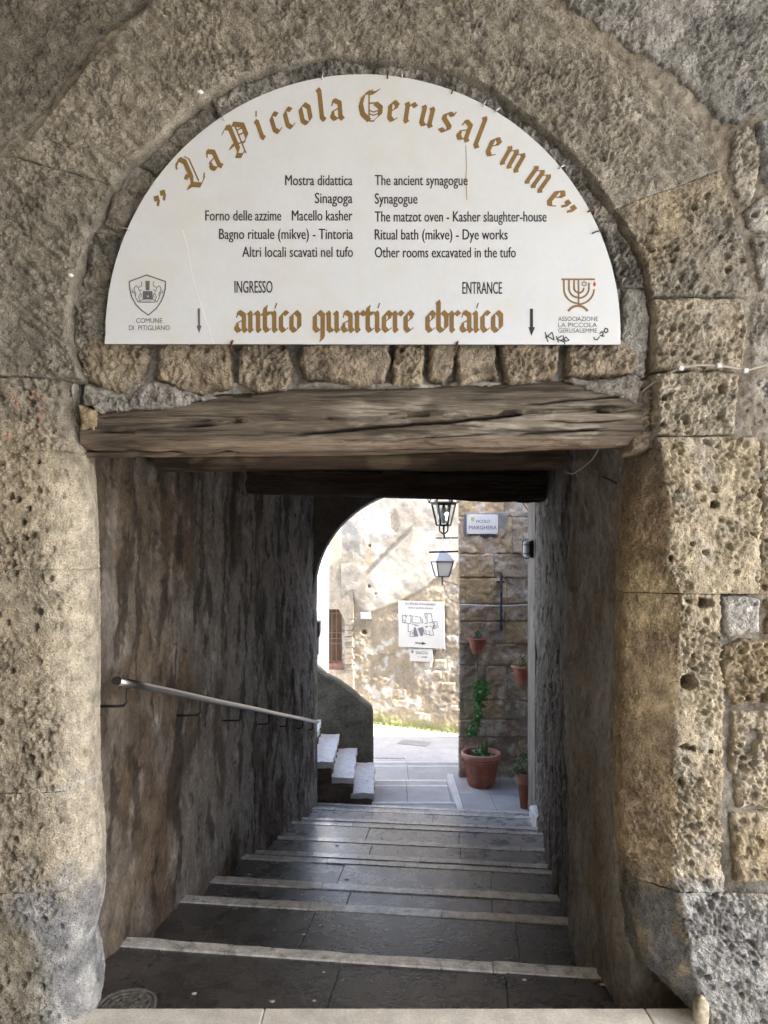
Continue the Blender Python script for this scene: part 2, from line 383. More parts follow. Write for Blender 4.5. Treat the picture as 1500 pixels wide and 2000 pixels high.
# --- inner and outer outlines of the arch ring (rows and columns of the photograph at the wall face)
IL = [(152, 735), (138, 700), (128, 650), (130, 585), (146, 525), (163, 470), (186, 415), (212, 365), (243, 312), (296, 282), (322, 255), (352, 222), (400, 184), (450, 154), (505, 134), (560, 124), (600, 112), (640, 106), (720, 108)]
IR = [(720, 108), (770, 112), (830, 120), (900, 140), (960, 168), (1040, 228), (1110, 290), (1160, 345), (1215, 425), (1245, 470), (1266, 520), (1276, 575)]
OLn = [(-190, 735), (-180, 600), (-130, 470), (-60, 380), (0, 310), (60, 268), (120, 190), (190, 100), (235, 60), (310, -5), (420, -80), (560, -140), (720, -160)]
ORn = [(720, -160), (860, -120), (960, -60), (1060, -5), (1130, 40), (1200, 105), (1280, 160), (1340, 220), (1395, 290), (1432, 400), (1455, 480), (1472, 575)]
def along(pts, a, b, n=9):
    p = np.array(pts, float); s = np.r_[0, np.cumsum(np.hypot(*np.diff(p, axis=0).T))]; s /= s[-1]
    t = np.unique(np.r_[a, s[(s > a) & (s < b)], b])
    return [(np.interp(q, s, p[:, 0]), np.interp(q, s, p[:, 1])) for q in t]
def shrink(poly, k):
    c = np.mean(poly, axis=0); return [tuple(np.array(p) + (c - np.array(p)) / np.linalg.norm(c - np.array(p)) * k) for p in poly]
ring_rel = lambda P, s: tufa_relief(P, s, 0.75, 1.5, 0.30)
pier_rel = lambda P, s: tufa_relief(P, s, 0.95, 0.3, 1.1)
def ring_col(seed, a=GREY, b=(0.24, 0.22, 0.18)): return lambda P: tufa_rgb(P, a, b, seed, 0.3, 0.30)
k = 0
for a, b, oa, ob in ((0, .40, 0, .36), (.40, 1, .36, 1)):
    poly = along(IL, a, b) + along(OLn, oa, ob)[::-1]
    if b == 1: poly = along(IL, a, b) + along(IR, 0, .76)[1:] + along(ORn, 0, .775)[::-1] + along(OLn, oa, ob)[::-1][1:]
    face_stone(shrink(poly, .5), FACE + 0.002 * random.uniform(-1, 1), ring_col(30 + k, b=(0.335, 0.312, 0.265)), ring_rel, seed=100, wob=0.002, rnd=0.006); k += 1
for a, b, oa, ob in ((.76, 1, .775, 1),):
    poly = along(IR, a, b) + along(ORn, oa, ob)[::-1]
    face_stone(shrink(poly, .5), FACE + 0.002 * random.uniform(-1, 1), ring_col(30 + k, b=(0.34, 0.29, 0.21) if a > .7 else (0.25, 0.225, 0.175)), ring_rel if a < .7 else pier_rel, seed=120, wob=0.002, rnd=0.006); k += 1

# --- stones right of the doorway (front face only)
def pc(seed, a=WARM, b=(0.37, 0.33, 0.26), l=0.25): return lambda P: tufa_rgb(P, a, b, seed, 0.25, l)
face_stone([(1279, 582), (1452, 580), (1462, 640), (1455, 716), (1380, 722), (1284, 716)], FACE, pc(50), pier_rel, seed=200)
face_stone([(1285, 728), (1400, 722), (1446, 730), (1440, 800), (1436, 846), (1350, 850), (1286, 848)], FACE - 0.004, pc(51, (0.40, 0.36, 0.29)), pier_rel, seed=205)
face_stone([(1462, 584), (1600, 590), (1610, 716), (1470, 712)], FACE + 0.03, pc(52, GREY, PALEG), pier_rel, seed=210)
face_stone([(1452, 730), (1600, 735), (1600, 850), (1450, 840)], FACE + 0.035, pc(53, (0.28, 0.26, 0.24), PALEG, 0.5), pier_rel, seed=215, wob=0.012)
face_stone([(1490, 862), (1640, 866), (1640, 924), (1487, 920)], FACE + 0.02, pc(54), pier_rel, seed=220)
face_stone([(1492, 932), (1640, 932), (1640, 1160), (1486, 1160)], FACE + 0.012, pc(55, OCHRE, WARM, 0.1), pier_rel, seed=225)
face_stone([(1417, 1168), (1440, 1162), (1490, 1172), (1486, 1236), (1425, 1246), (1415, 1230)], FACE, pc(56, PALEG, (0.42, 0.38, 0.33)), pier_rel, seed=230)
face_stone([(1500, 1172), (1640, 1172), (1640, 1240), (1498, 1240)], FACE + 0.02, pc(57, BROWN, OCHRE, 0.1), pier_rel, seed=235)
face_stone([(1414, 1268), (1450, 1250), (1640, 1255), (1640, 1372), (1440, 1378), (1418, 1350)], FACE + 0.01, pc(58, OCHRE, WARM, 0.1), pier_rel, seed=240, hole=[(1492, 1365, 0.02, 0.04)])
face_stone([(1432, 1392), (1640, 1385), (1640, 1575), (1445, 1580), (1430, 1500)], FACE + 0.012, pc(59, OCHRE, WARM, 0.15), pier_rel, seed=245, hole=[(1472, 1440, 0.03, 0.04), (1465, 1465, 0.025, 0.04)])
face_stone([(1428, 1590), (1640, 1585), (1640, 1728), (1440, 1724)], FACE + 0.008, pc(60, OCHRE, WARM, 0.2), pier_rel, seed=250)
# upper right: smeared cement and lumps of stone around the ring
face_stone([(1072, -40), (1500, -60), (1640, 0), (1640, 150), (1502, 208), (1440, 232), (1418, 238), (1330, 150), (1240, 90), (1150, 30)], FACE + 0.016, lambda P: tufa_rgb(P, (0.22, 0.22, 0.215), (0.33, 0.33, 0.325), 61, 0.3, 0.3), lambda P, s: tufa_relief(P, s, 0.9, 0, 0.3), seed=255, wob=0.02)
face_stone([(1440, 250), (1470, 246), (1492, 290), (1486, 330), (1470, 400), (1448, 392), (1428, 320)], FACE + 0.022, lambda P: tufa_rgb(P, PALEG, (0.45, 0.42, 0.37), 62), pier_rel, seed=260, wob=0.016)
face_stone([(1488, 235), (1640, 180), (1640, 360), (1530, 372), (1496, 330)], FACE + 0.0, lambda P: tufa_rgb(P, (0.30, 0.31, 0.33), PALEG, 63), pier_rel, seed=265, wob=0.012)
face_stone([(1452, 412), (1490, 380), (1640, 380), (1640, 440), (1500, 452), (1470, 448)], FACE + 0.024, lambda P: tufa_rgb(P, PALEG, (0.46, 0.45, 0.43), 64), pier_rel, seed=270, wob=0.012)
face_stone([(1474, 462), (1640, 452), (1640, 574), (1488, 568)], FACE + 0.018, lambda P: tufa_rgb(P, (0.28, 0.29, 0.30), PALEG, 65), pier_rel, seed=275, wob=0.012)
# upper left, outside the ring (set back)
face_stone([(-160, 400), (-10, 292), (60, 240), (112, 172), (182, 84), (228, 44), (300, -20), (300, -160), (-160, -160)], FACE + 0.016, lambda P: tufa_rgb(P, (0.185, 0.178, 0.155), (0.27, 0.258, 0.225), 66, 0.3, 0.2), lambda P, s: tufa_relief(P, s, 0.9, 0.3, 0.5), seed=280)
# ashlar further out, beyond the picture
for (x0, y0, x1, y1) in ((-700, -160, -170, 140), (-700, 150, -170, 420), (-700, 430, -200, 730), (-700, 740, -380, 1010), (-700, 1020, -380, 1300), (-700, 1310, -380, 1640), (-700, 1650, -380, 2000),
                         (1650, 380, 2250, 640), (1650, 650, 2250, 930), (1650, 940, 2250, 1200), (1650, 1210, 2250, 1480), (1650, 1490, 2250, 1750), (1650, 1760, 2250, 1990), (1650, -160, 2250, 370),
                         (-700, -560, -60, -172), (-50, -560, 600, -172), (610, -560, 1260, -172), (1270, -560, 2250, -172)):
    face_stone([(x0, y0), (x1, y0), (x1, y1), (x0, y1)], FACE + 0.02, ring_col(k), ring_rel, seed=300 + k, res=0.02, wob=0.01, keepmin=-0.03, steep=4); k += 1

# --- mortar bed between the stones (with the arch field and the doorway left out)
inner = [(x, y) for x, y in IL] + [(x, y) for x, y in IR[1:]] + [(1284, 735), (1284, 872), (1456, 874), (1456, 1142), (1388, 1150), (1388, 1764), (1640, 1768), (1640, 2040), (-340, 2040), (-340, 745)]
def bed(name, Y, poly_in, x0, x1, y0, y1, col, amp, res, invert, seed):
    a, b = at(x0, y1, Y), at(x1, y0, Y)
    u = np.arange(a[0], b[0], res); v = np.arange(a[2], b[2], res)
    U, V_ = np.meshgrid(u, v, indexing='ij'); P = np.stack([U, np.full_like(U, Y), V_], -1)
    e = polydist(U, V_, px_poly(poly_in, Y))
    keep = (e > -0.02) if not invert else (e < -0.028)
    c = col(P); P[..., 1] -= amp * fbm(P, 0.07, 4, seed) + 0.6 * amp * fbm(P, 0.016, 3, seed + 3)
    if not invert:
        ry_ = YH + (EYE - P[..., 2]) * F / Y
        P[..., 1] += 0.035 * sm(655, 672, ry_) * sm(752, 735, ry_ + 12 * fbm(P, 0.1, 2, seed + 8)) + 0.03 * sm(748, 764, ry_) * sm(330, 420, 750 + P[..., 0] * F / Y)
        P[..., 1] += 0.07 * sm(0.020, 0.006, np.abs(e - 0.004 + 0.012 * fbm(P, 0.06, 3, seed + 5)))
    return link(name, grid_mesh(name, P, keep, c), M_mortar, facade)
bed('mortar', FACE + 0.038, inner, -700, 2250, -560, 1992, lambda P: tufa_rgb(P, (0.21, 0.185, 0.15), (0.31, 0.285, 0.245), 71, 0.15, 0.3), 0.022, 0.009, True, 400)

# --- arch field behind the board: rubble mortar
TY = 2.562
gapd = True
field = [(150, 820)] + IL + IR[1:] + [(1300, 620), (1300, 760), (1290, 900), (150, 900)]
def field_col(P):
    return tufa_rgb(P, (0.24, 0.23, 0.21), (0.37, 0.36, 0.34), 81, 0.12, 0.35)
bed('mortar', TY, field, 60, 1340, 60, 792, field_col, 0.016, 0.006, False, 420)
# mortar and small stones between board and ring (proud lumps)
def lump(poly, Y, c1, c2, seed, wob=0.010, rnd=0.02, rel=None):
    face_stone(poly, Y, lambda P: tufa_rgb(P, c1, c2, seed, 0.12, 0.2), rel or (lambda P, s: tufa_relief(P, s, 1.3, 0, 0.4)), rnd=rnd, seed=seed, wob=wob)
G1, G2 = (0.21, 0.205, 0.19), (0.33, 0.325, 0.31)
lump([(410, 196), (470, 160), (560, 132), (640, 114), (712, 122), (716, 160), (600, 175), (480, 215), (430, 235)], TY - 0.030, G1, G2, 500)
lump([(728, 128), (790, 118), (880, 140), (960, 178), (1000, 230), (900, 190), (780, 160), (726, 160)], TY - 0.030, G1, G2, 503)
lump([(330, 262), (400, 205), (426, 240), (400, 285), (300, 340), (276, 320)], TY - 0.026, G1, (0.31, 0.29, 0.26), 506)
lump([(1000, 205), (1080, 275), (1150, 345), (1140, 380), (1060, 300), (985, 235)], TY - 0.030, G1, G2, 509)
lump([(1120, 330), (1200, 420), (1250, 500), (1262, 560), (1215, 560), (1180, 450), (1120, 370)], TY - 0.028, G1, (0.38, 0.36, 0.33), 512)
lump([(1215, 560), (1265, 565), (1270, 640), (1262, 730), (1236, 735), (1216, 660)], TY - 0.026, (0.28, 0.24, 0.20), G2, 515)
lump([(215, 380), (290, 325), (290, 380), (240, 450), (200, 440)], TY - 0.03, (0.25, 0.23, 0.20), G2, 518)
lump([(170, 450), (232, 455), (215, 560), (160, 560)], TY - 0.02, (0.24, 0.22, 0.19), G1, 521)
lump([(140, 570), (210, 572), (200, 660), (140, 690)], TY - 0.018, (0.26, 0.24, 0.21), G2, 524)
# the row of rough stones that the board stands on
S1, S2 = (0.33, 0.275, 0.20), (0.26, 0.22, 0.175)
srel = lambda P, s: tufa_relief(P, s, 0.8, 0.6, 0.5) + 0.014 * np.abs(fbm(P, 0.09, 3, s + 33))
for i, (poly, dy) in enumerate((([(150, 695), (170, 660), (230, 655), (283, 662), (287, 700), (268, 745), (238, 765), (200, 758), (160, 735)], 0.035),
                    ([(306, 664), (440, 662), (448, 700), (452, 750), (390, 768), (362, 762), (310, 738)], 0.04),
                    ([(466, 665), (560, 664), (566, 705), (566, 740), (556, 764), (500, 762), (466, 745)], 0.03),
                    ([(588, 664), (700, 662), (760, 664), (762, 700), (748, 742), (700, 752), (640, 738), (590, 730)], 0.045),
                    ([(774, 664), (830, 664), (828, 705), (824, 752), (770, 748), (768, 710)], 0.04),
                    ([(842, 664), (888, 664), (886, 712), (868, 750), (838, 735)], 0.035),
                    ([(898, 664), (965, 664), (972, 735), (938, 742), (898, 748), (893, 700)], 0.04),
                    ([(980, 664), (1095, 664), (1096, 700), (1090, 730), (1040, 742), (995, 745), (982, 700)], 0.05),
                    ([(1112, 662), (1218, 664), (1254, 705), (1235, 725), (1188, 732), (1112, 730)], 0.045))):
    face_stone(poly, TY - dy + 0.018, (lambda P, i=i: tufa_rgb(P, S1 if i % 2 else (0.37, 0.32, 0.24), S2, 540 + i, 0.1, 0.12)), srel, rnd=0.014, seed=540 + 3 * i, wob=0.012)
lump([(160, 765), (240, 772), (300, 740), (310, 745), (420, 775), (360, 790), (190, 806)], TY - 0.022, (0.28, 0.27, 0.26), G2, 570, wob=0.012)
lump([(1110, 738), (1190, 738), (1242, 728), (1258, 745), (1245, 790), (1210, 775), (1175, 768), (1150, 760)], TY - 0.03, G1, (0.32, 0.28, 0.25), 573)
lump([(150, 790), (184, 800), (182, 838), (155, 838)], TY - 0.03, OCHRE, (0.38, 0.29, 0.17), 576)

# ------------------------------------------------------------------ door jambs: surfaces that turn the corner
def interp(tab, y): return np.interp(y, [t[0] for t in tab], [t[1] for t in tab])
def jamb(prof_fn, y0, y1, colfn, relfn, name, seed, res=0.004, jr=0.010, parent=None, mat=None, holes=(), jd=0.018):
    """prof_fn(yrow array) -> list of (X,Y) arrays; cubic-ish resampled"""
    zt, zb = Z_(y0, FACE), Z_(y1, FACE)
    z = np.arange(zb, zt + res, res); z = np.linspace(zb, zt, len(z))
    rows = YH + (EYE - z) * F / FACE
    pts = prof_fn(rows)                     # (k, nz, 2)
    k = pts.shape[0]
    seg = np.r_[0, np.cumsum(np.hypot(*(np.diff(pts[:, len(z) // 2], axis=0).T)))]
    n = int(seg[-1] / res) + 2; s = np.linspace(0, seg[-1], n)
    P = np.zeros((n, len(z), 3))
    for j in range(2):
        for i in range(n):
            q = min(np.searchsorted(seg, s[i], 'right') - 1, k - 2); t = (s[i] - seg[q]) / (seg[q + 1] - seg[q])
            p0, p1, p2, p3 = pts[max(q - 1, 0), :, j], pts[q, :, j], pts[q + 1, :, j], pts[min(q + 2, k - 1), :, j]
            m1 = 0.5 * (p2 - p0); m2 = 0.5 * (p3 - p1)
            L0 = seg[q + 1] - seg[q]
            m1 = (p2 - p0) / (seg[q + 1] - seg[max(q - 1, 0)]) * L0; m2 = (p3 - p1) / (seg[min(q + 2, k - 1)] - seg[q]) * L0
            P[i, :, j] = (2 * t ** 3 - 3 * t ** 2 + 1) * p1 + (t ** 3 - 2 * t ** 2 + t) * m1 + (-2 * t ** 3 + 3 * t ** 2) * p2 + (t ** 3 - t ** 2) * m2
    P[:, :, 2] = z[None, :]
    N = normals(P)
    if N[int(n * 0.12):int(n * 0.4), :, 1].mean() > 0: N = -N
    c = colfn(P); ju = s[:, None] / seg[-1]
    d = relfn(P, seed, ju)
    e = np.minimum(z - zb, zt - z)[None, :] + 0.004 * fbm(P, 0.05, 3, seed + 90)
    t = np.clip(e / jr, 0, 1); d = d * (0.4 + 0.6 * t) - jd * (1 - np.sqrt(np.clip(1 - (1 - t) ** 2, 0, 1)))
    for hx, hy, hr, hd in holes:
        hh = at(hx, hy, FACE); rr = np.sqrt((P[..., 0] - hh[0] + 0.003 * fbm(P, 0.02, 2, 3)) ** 2 + (P[..., 2] - hh[2]) ** 2) + np.abs(P[..., 1] - FACE) * 0.8
        d = d - 1.8 * hd * sm(hr, hr * 0.72, rr)
    return link(name, grid_mesh(name, P + N * d[..., None], None, c), mat or M_tufa, parent or facade)

LS = [(735, 150), (800, 156), (880, 168), (1000, 175), (1200, 179), (1500, 180), (1600, 184), (1650, 190), (1750, 190), (1800, 189), (1850, 177), (1880, 173), (1920, 182), (1970, 188), (2010, 186)]
def left_prof(rows):
    sx = X_(interp(LS, rows), 2.60)
    o = np.ones_like(rows)
    pts = [(-1.95 * o, 2.505 * o), (-1.50 * o, FACE * o), (sx - 0.20, FACE * o), (sx - 0.11, (FACE + 0.006) * o), (sx - 0.04, 2.535 * o), (sx - 0.006, 2.575 * o), (sx, 2.62 * o), (sx - 0.012, 2.70 * o), (sx - 0.05, 2.80 * o), (sx - 0.13, 2.90 * o)]
    return np.array([[p[0], p[1]] for p in pts]).transpose(0, 2, 1)
def left_col(P):
    rows = YH + (EYE - P[..., 2]) * F / FACE; px = 750 + P[..., 0] * F / P[..., 1]
    c = tufa_rgb(P, (0.36, 0.32, 0.25), WARM, 600, 0.3, 0.25)
    edge = sm(60, 150, px + 30 * fbm(P, 0.1, 3, 601)) * sm(860, 1000, rows)
    c = mixc(c, CREAM, edge * 0.9)
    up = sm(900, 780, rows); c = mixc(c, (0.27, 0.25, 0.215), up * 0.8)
    c = mixc(c, (0.62, 0.61, 0.60), sm(3.5, 1.0, np.abs(rows - 1549 + sm(90, 180, px) * 14 + 3 * fbm(P, 0.05, 2, 606))) * sm(60, 130, px))
    cem = sm(-70, 60, rows - 1735 + 110 * fbm(P, 0.12, 3, 602))
    c2 = mixc((0.24, 0.24, 0.245), (0.46, 0.455, 0.44), sm(-0.4, 0.4, fbm(P, 0.07, 4, 603)))
    low = sm(1790, 1850, rows + (60 - px) * 0.8 + 30 * fbm(P, 0.05, 3, 604)) * sm(120, 40, px)
    c2 = mixc(c2, (0.24, 0.21, 0.15), low * 0.8)
    c = mixc(c, c2, cem)
    # faded red paint: a number and a few dabs
    def stroke(pts, w):
        r = np.full(px.shape, 1e9)
        for (ax, ay), (bx, by) in zip(pts[:-1], pts[1:]):
            ex, ey = bx - ax, by - ay; t = np.clip(((px - ax) * ex + (rows - ay) * ey) / (ex * ex + ey * ey), 0, 1)
            r = np.minimum(r, np.hypot(px - ax - t * ex, rows - ay - t * ey))
        return sm(w, w * 0.4, r)
    fade = sm(-0.35, 0.25, fbm(P, 0.025, 3, 605)) * 0.62
    paint = np.maximum.reduce([stroke([(5, 780), (22, 768), (34, 785), (30, 806), (14, 812)], 5), stroke([(14, 812), (34, 818), (36, 838), (20, 852), (2, 850)], 5),
                               stroke([(52, 785), (62, 770), (78, 768), (86, 784), (84, 800), (62, 846)], 6), stroke([(60, 846), (78, 838), (96, 850)], 6),
                               stroke([(0, 1020), (4, 1040)], 5), stroke([(0, 1098), (32, 1102)], 4), stroke([(8, 1165), (14, 1172)], 3)])
    c = mixc(c, (0.42, 0.17, 0.12), paint * fade)
    return c
def left_rel(P, seed, ju):
    rows = YH + (EYE - P[..., 2]) * F / FACE; px = 750 + P[..., 0] * F / P[..., 1]
    sm_ = sm(70, 150, px)            # worn smooth towards the doorway
    d = tufa_relief(P, seed, 0.85, 0.3, 1.2) * (1 - 0.75 * sm_)
    cem = sm(1700, 1760, rows)
    d = d + cem * (0.016 * fbm(P, 0.11, 3, seed + 30, stretch=(1, 1, 0.6)) * (1 - 0.4 * sm_))
    return d
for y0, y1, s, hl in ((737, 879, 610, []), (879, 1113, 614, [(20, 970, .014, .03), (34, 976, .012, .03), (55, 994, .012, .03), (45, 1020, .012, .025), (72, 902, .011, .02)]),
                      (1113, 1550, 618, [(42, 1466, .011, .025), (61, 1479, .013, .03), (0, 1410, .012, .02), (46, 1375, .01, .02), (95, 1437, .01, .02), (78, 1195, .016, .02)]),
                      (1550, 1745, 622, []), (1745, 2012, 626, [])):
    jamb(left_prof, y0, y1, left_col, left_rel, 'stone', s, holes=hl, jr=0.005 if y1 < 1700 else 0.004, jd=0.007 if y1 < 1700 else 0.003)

RE = [(735, 1283), (860, 1290), (930, 1302), (1000, 1312), (1100, 1302), (1160, 1330), (1300, 1325), (1450, 1318), (1600, 1318), (1700, 1314), (1745, 1330), (1800, 1338), (1900, 1355), (2010, 1380)]
RI = [(735, 1262), (860, 1258), (1000, 1236), (1200, 1222), (1450, 1220), (1600, 1214), (1700, 1222), (1745, 1240), (1850, 1246), (1920, 1262), (1960, 1300), (2010, 1345)]
def right_prof(xr):
    def f(rows):
        e = X_(interp(RE, rows), FACE); i = X_(interp(RI, rows), 2.62); o = np.ones_like(rows)
        xr_ = X_(xr, FACE) * o
        pts = [(xr_ + 0.004, (FACE + 0.05) * o), (xr_, (FACE + 0.008) * o), (xr_ * 0.5 + e * 0.5, FACE * o), (e + 0.012, FACE * o), (e - 0.006, (FACE + 0.012) * o), (e * 0.5 + i * 0.5, 2.555 * o), (i, 2.62 * o), (i - 0.004, 2.68 * o), (0.5 * i + 0.5 * 0.90, 2.80 * o), (0.93 * o, 2.92 * o)]
        return np.array([[p[0], p[1]] for p in pts]).transpose(0, 2, 1)
    return f
def right_col(P):
    rows = YH + (EYE - P[..., 2]) * F / FACE; px = 750 + P[..., 0] * F / P[..., 1]
    ed = interp(RE, rows)
    c = tufa_rgb(P, (0.44, 0.38, 0.28), (0.38, 0.325, 0.235), 650, 0.22, 0.3)
    ch = sm(4, -6, px - ed + 6 * fbm(P, 0.04, 3, 651))
    cc = mixc(OCHRE, BROWN, sm(-0.3, 0.4, fbm(P, 0.16, 4, 652))); cc = cc * (1.2 + 0.3 * fbm(P, 0.02, 3, 653))[..., None]
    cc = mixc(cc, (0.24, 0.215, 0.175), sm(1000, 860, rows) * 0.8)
    c = mixc(c, cc, ch)
    cem = sm(-40, 40, rows - 1738 + 70 * fbm(P, 0.10, 3, 654))
    c2 = mixc((0.26, 0.26, 0.255), (0.38, 0.375, 0.36), sm(-0.4, 0.4, fbm(P, 0.06, 4, 655)))
    c2 = mixc(c2, (0.33, 0.28, 0.19), sm(0.2, 0.5, fbm(P, 0.14, 3, 656)) * 0.4)
    c3 = mixc((0.14, 0.138, 0.135), (0.28, 0.235, 0.16), sm(-0.1, 0.5, fbm(P, 0.06, 4, 657)))
    c = mixc(c, mixc(c2, (1, 1, 1), np.zeros_like(ch)) * (1 - ch[..., None]) + c3 * ch[..., None], cem)
    return c
def right_rel(P, seed, ju):
    rows = YH + (EYE - P[..., 2]) * F / FACE; px = 750 + P[..., 0] * F / P[..., 1]
    ch = sm(8, -8, px - interp(RE, rows))
    return tufa_relief(P, seed, 0.95, 0.3, 1.1) * (1 - 0.66 * ch) + ch * 0.006 * fbm(P, 0.1, 3, seed + 60)
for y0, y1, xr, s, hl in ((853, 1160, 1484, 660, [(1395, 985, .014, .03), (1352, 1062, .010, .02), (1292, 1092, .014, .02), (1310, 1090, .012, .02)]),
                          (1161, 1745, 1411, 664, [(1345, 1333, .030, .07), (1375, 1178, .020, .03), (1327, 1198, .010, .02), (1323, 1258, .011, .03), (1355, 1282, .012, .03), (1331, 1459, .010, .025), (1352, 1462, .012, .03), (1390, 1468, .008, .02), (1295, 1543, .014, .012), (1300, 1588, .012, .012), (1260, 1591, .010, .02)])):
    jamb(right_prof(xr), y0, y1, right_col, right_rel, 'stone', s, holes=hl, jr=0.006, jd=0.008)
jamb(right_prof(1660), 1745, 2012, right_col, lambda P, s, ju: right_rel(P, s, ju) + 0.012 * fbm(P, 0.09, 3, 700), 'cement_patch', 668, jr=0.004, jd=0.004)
# upper right corner of the doorway beside the lintel
lump([(1256, 740), (1290, 735), (1296, 860), (1270, 880), (1236, 880), (1250, 800)], FACE + 0.05, (0.26, 0.20, 0.14), (0.31, 0.27, 0.22), 577, wob=0.008, rnd=0.03)

# stump of stone at the right foot
b = MB().lathe([(0, 0.0), (0.030, 0.004), (0.043, 0.03), (0.045, 0.06), (0.04, 0.09), (0.028, 0.112), (0, 0.118)], 14)
V = np.array(b.V); V = V * np.array([0.6, 0.5, 0.85]) * (1 + 0.32 * fbm(V, 0.045, 3, 5))[:, None]; p = at(1368, 1972, 2.485)
b.V = [tuple(v) for v in (V + np.array([p[0], p[1], 0.0]))]
b.build('foot_stone', surf('pale_foot_stone', (0.33, 0.295, 0.22), size=0.03), facade, smooth=True)

# ------------------------------------------------------------------ passage walls, ceiling, far arch
for m_ in (M_tread, M_nosing):
    m_.node_tree.nodes['Principled BSDF'].inputs['Coat Weight'].default_value = 0.35; m_.node_tree.nodes['Principled BSDF'].inputs['Coat Roughness'].default_value = 0.22
STEP = [(3.16, -0.12), (3.90, -0.27), (4.45, -0.41), (5.14, -0.55), (5.60, -0.70), (6.26, -0.84), (6.99, -0.98), (7.50, -1.12), (8.18, -1.25), (8.64, -1.36)]
LAND = -1.45
TAN7 = math.tan(R(7))
def wall_sheet(name, plan, z0, z1, res, colfn, amp, seed, parent, mat, flip=False, taper=None):
    p = np.array(plan, float); s = np.r_[0, np.cumsum(np.hypot(*np.diff(p, axis=0).T))]
    n = int(s[-1] / res) + 1; t = np.linspace(0, s[-1], n)
    X = np.interp(t, s, p[:, 0]); Y = np.interp(t, s, p[:, 1])
    z = np.linspace(z0, z1, int((z1 - z0) / res) + 1)
    P = np.zeros((n, len(z), 3)); P[..., 0] = X[:, None]; P[..., 1] = Y[:, None]; P[..., 2] = z[None]
    N = normals(P); N = -N if flip else N
    c = colfn(P)
    d = amp * fbm(P, 0.45, 3, seed) + amp * 0.45 * fbm(P, 0.09, 4, seed + 2) * (0.5 + sm(5.0, 8.0, P[..., 1])) + amp * 0.2 * fbm(P, 0.025, 2, seed + 4)
    d = d + 0.007 * sm(0.06, 0.10, fbm(P, 0.30, 5, seed + 8, gain=0.55)) + 0.008 * fbm(P, 0.035, 3, seed + 9)
    if taper is not None: d = d * taper(P) + 0
    return link(name, grid_mesh(name, P + N * d[..., None], None, c), mat, parent)
def in_col(P, warm_y=3.6):
    """plaster: brown near the entrance, greyer towards the far end, with soot and bare patches"""
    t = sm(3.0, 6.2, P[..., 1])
    c = mixc((0.165, 0.138, 0.108), (0.31, 0.29, 0.28), t)  # end near the yard painted lighter, as if lit from there
    s = sm(-0.10, 0.32, fbm(P, 0.34, 5, 710, stretch=(1, 1, 1.7)))
    c = mixc(c, (0.085, 0.060, 0.042), s * 0.85)
    b = sm(0.05, 0.30, fbm(P, 0.22, 4, 730, stretch=(1, 1, 1.2)))
    c = mixc(c, (0.125, 0.085, 0.052), b * 0.6 * (1 - t))
    w = sm(0.10, 0.36, fbm(P, 0.13, 5, 720, stretch=(1, 1, 1.9), gain=0.6))
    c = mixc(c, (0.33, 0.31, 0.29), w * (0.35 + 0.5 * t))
    k = sm(0.08, 0.24, fbm(P, 0.11, 5, 725, stretch=(1, 1, 3), gain=0.6))
    c = mixc(c, (0.035, 0.025, 0.018), k * 0.8)
    cr = sm(0.012, 0.004, np.abs(fbm(P, 0.45, 5, 735))) * sm(0.0, 0.2, fbm(P, 0.5, 2, 736))
    return mixc(c, (0.02, 0.015, 0.01), cr * 0.8)
LW = [(-1.45, 2.86), (-1.16, 2.87), (-1.165, 3.02), (-1.155, 3.2), (-0.795, 8.32), (-0.785, 8.7)]
lwall = thing('passage_wall', (-1.0, 5.5, -0.7), 'long stained plaster wall on the left of the stairway, carrying the steel handrail', 'wall')
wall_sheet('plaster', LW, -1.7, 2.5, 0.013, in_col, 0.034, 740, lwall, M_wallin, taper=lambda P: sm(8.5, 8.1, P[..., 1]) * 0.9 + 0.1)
MB().box(-2.2, -1.30, 2.95, 8.3, -1.9, 2.5).build('wall_core', M_house, lwall)
rwall = thing('passage_wall', (1.3, 5.5, -0.7), 'narrow dark plaster wall on the right of the stairway, streaked with grime', 'wall')
def in_col_r(P):
    c = in_col(P)
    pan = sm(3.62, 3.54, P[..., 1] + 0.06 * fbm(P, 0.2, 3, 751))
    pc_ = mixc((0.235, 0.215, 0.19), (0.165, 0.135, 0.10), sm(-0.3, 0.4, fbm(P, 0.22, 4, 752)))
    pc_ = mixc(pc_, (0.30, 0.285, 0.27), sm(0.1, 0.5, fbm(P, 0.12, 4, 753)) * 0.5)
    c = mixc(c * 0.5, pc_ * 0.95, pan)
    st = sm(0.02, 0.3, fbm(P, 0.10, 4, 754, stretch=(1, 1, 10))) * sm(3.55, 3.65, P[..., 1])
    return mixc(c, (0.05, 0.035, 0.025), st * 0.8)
RW = [(1.30, 2.745), (0.93, 2.75), (0.885, 2.82), (0.885, 2.90), (0.885, 3.55), (0.90, 3.62), (1.20, 5.4), (1.715, 8.32), (1.71, 8.7)]
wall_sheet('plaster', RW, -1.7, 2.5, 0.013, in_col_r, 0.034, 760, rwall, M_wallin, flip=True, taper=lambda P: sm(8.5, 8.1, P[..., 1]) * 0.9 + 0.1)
MB().box(1.85, 2.6, 2.95, 8.3, -1.9, 2.5).build('wall_core', M_house, rwall)
# backing behind the jambs
MB().box(-3.4, -1.22, 2.72, 2.9, -0.6, 4.8).box(1.02, 3.6, 2.72, 2.9, -0.6, 4.8).box(-1.22, 1.02, 2.72, 2.9, 2.2, 4.8).build('wall_core', surf('brown_core_stone', (0.13, 0.10, 0.075), size=0.1, bump=0.8, bdist=0.01, bsize=0.03), facade)

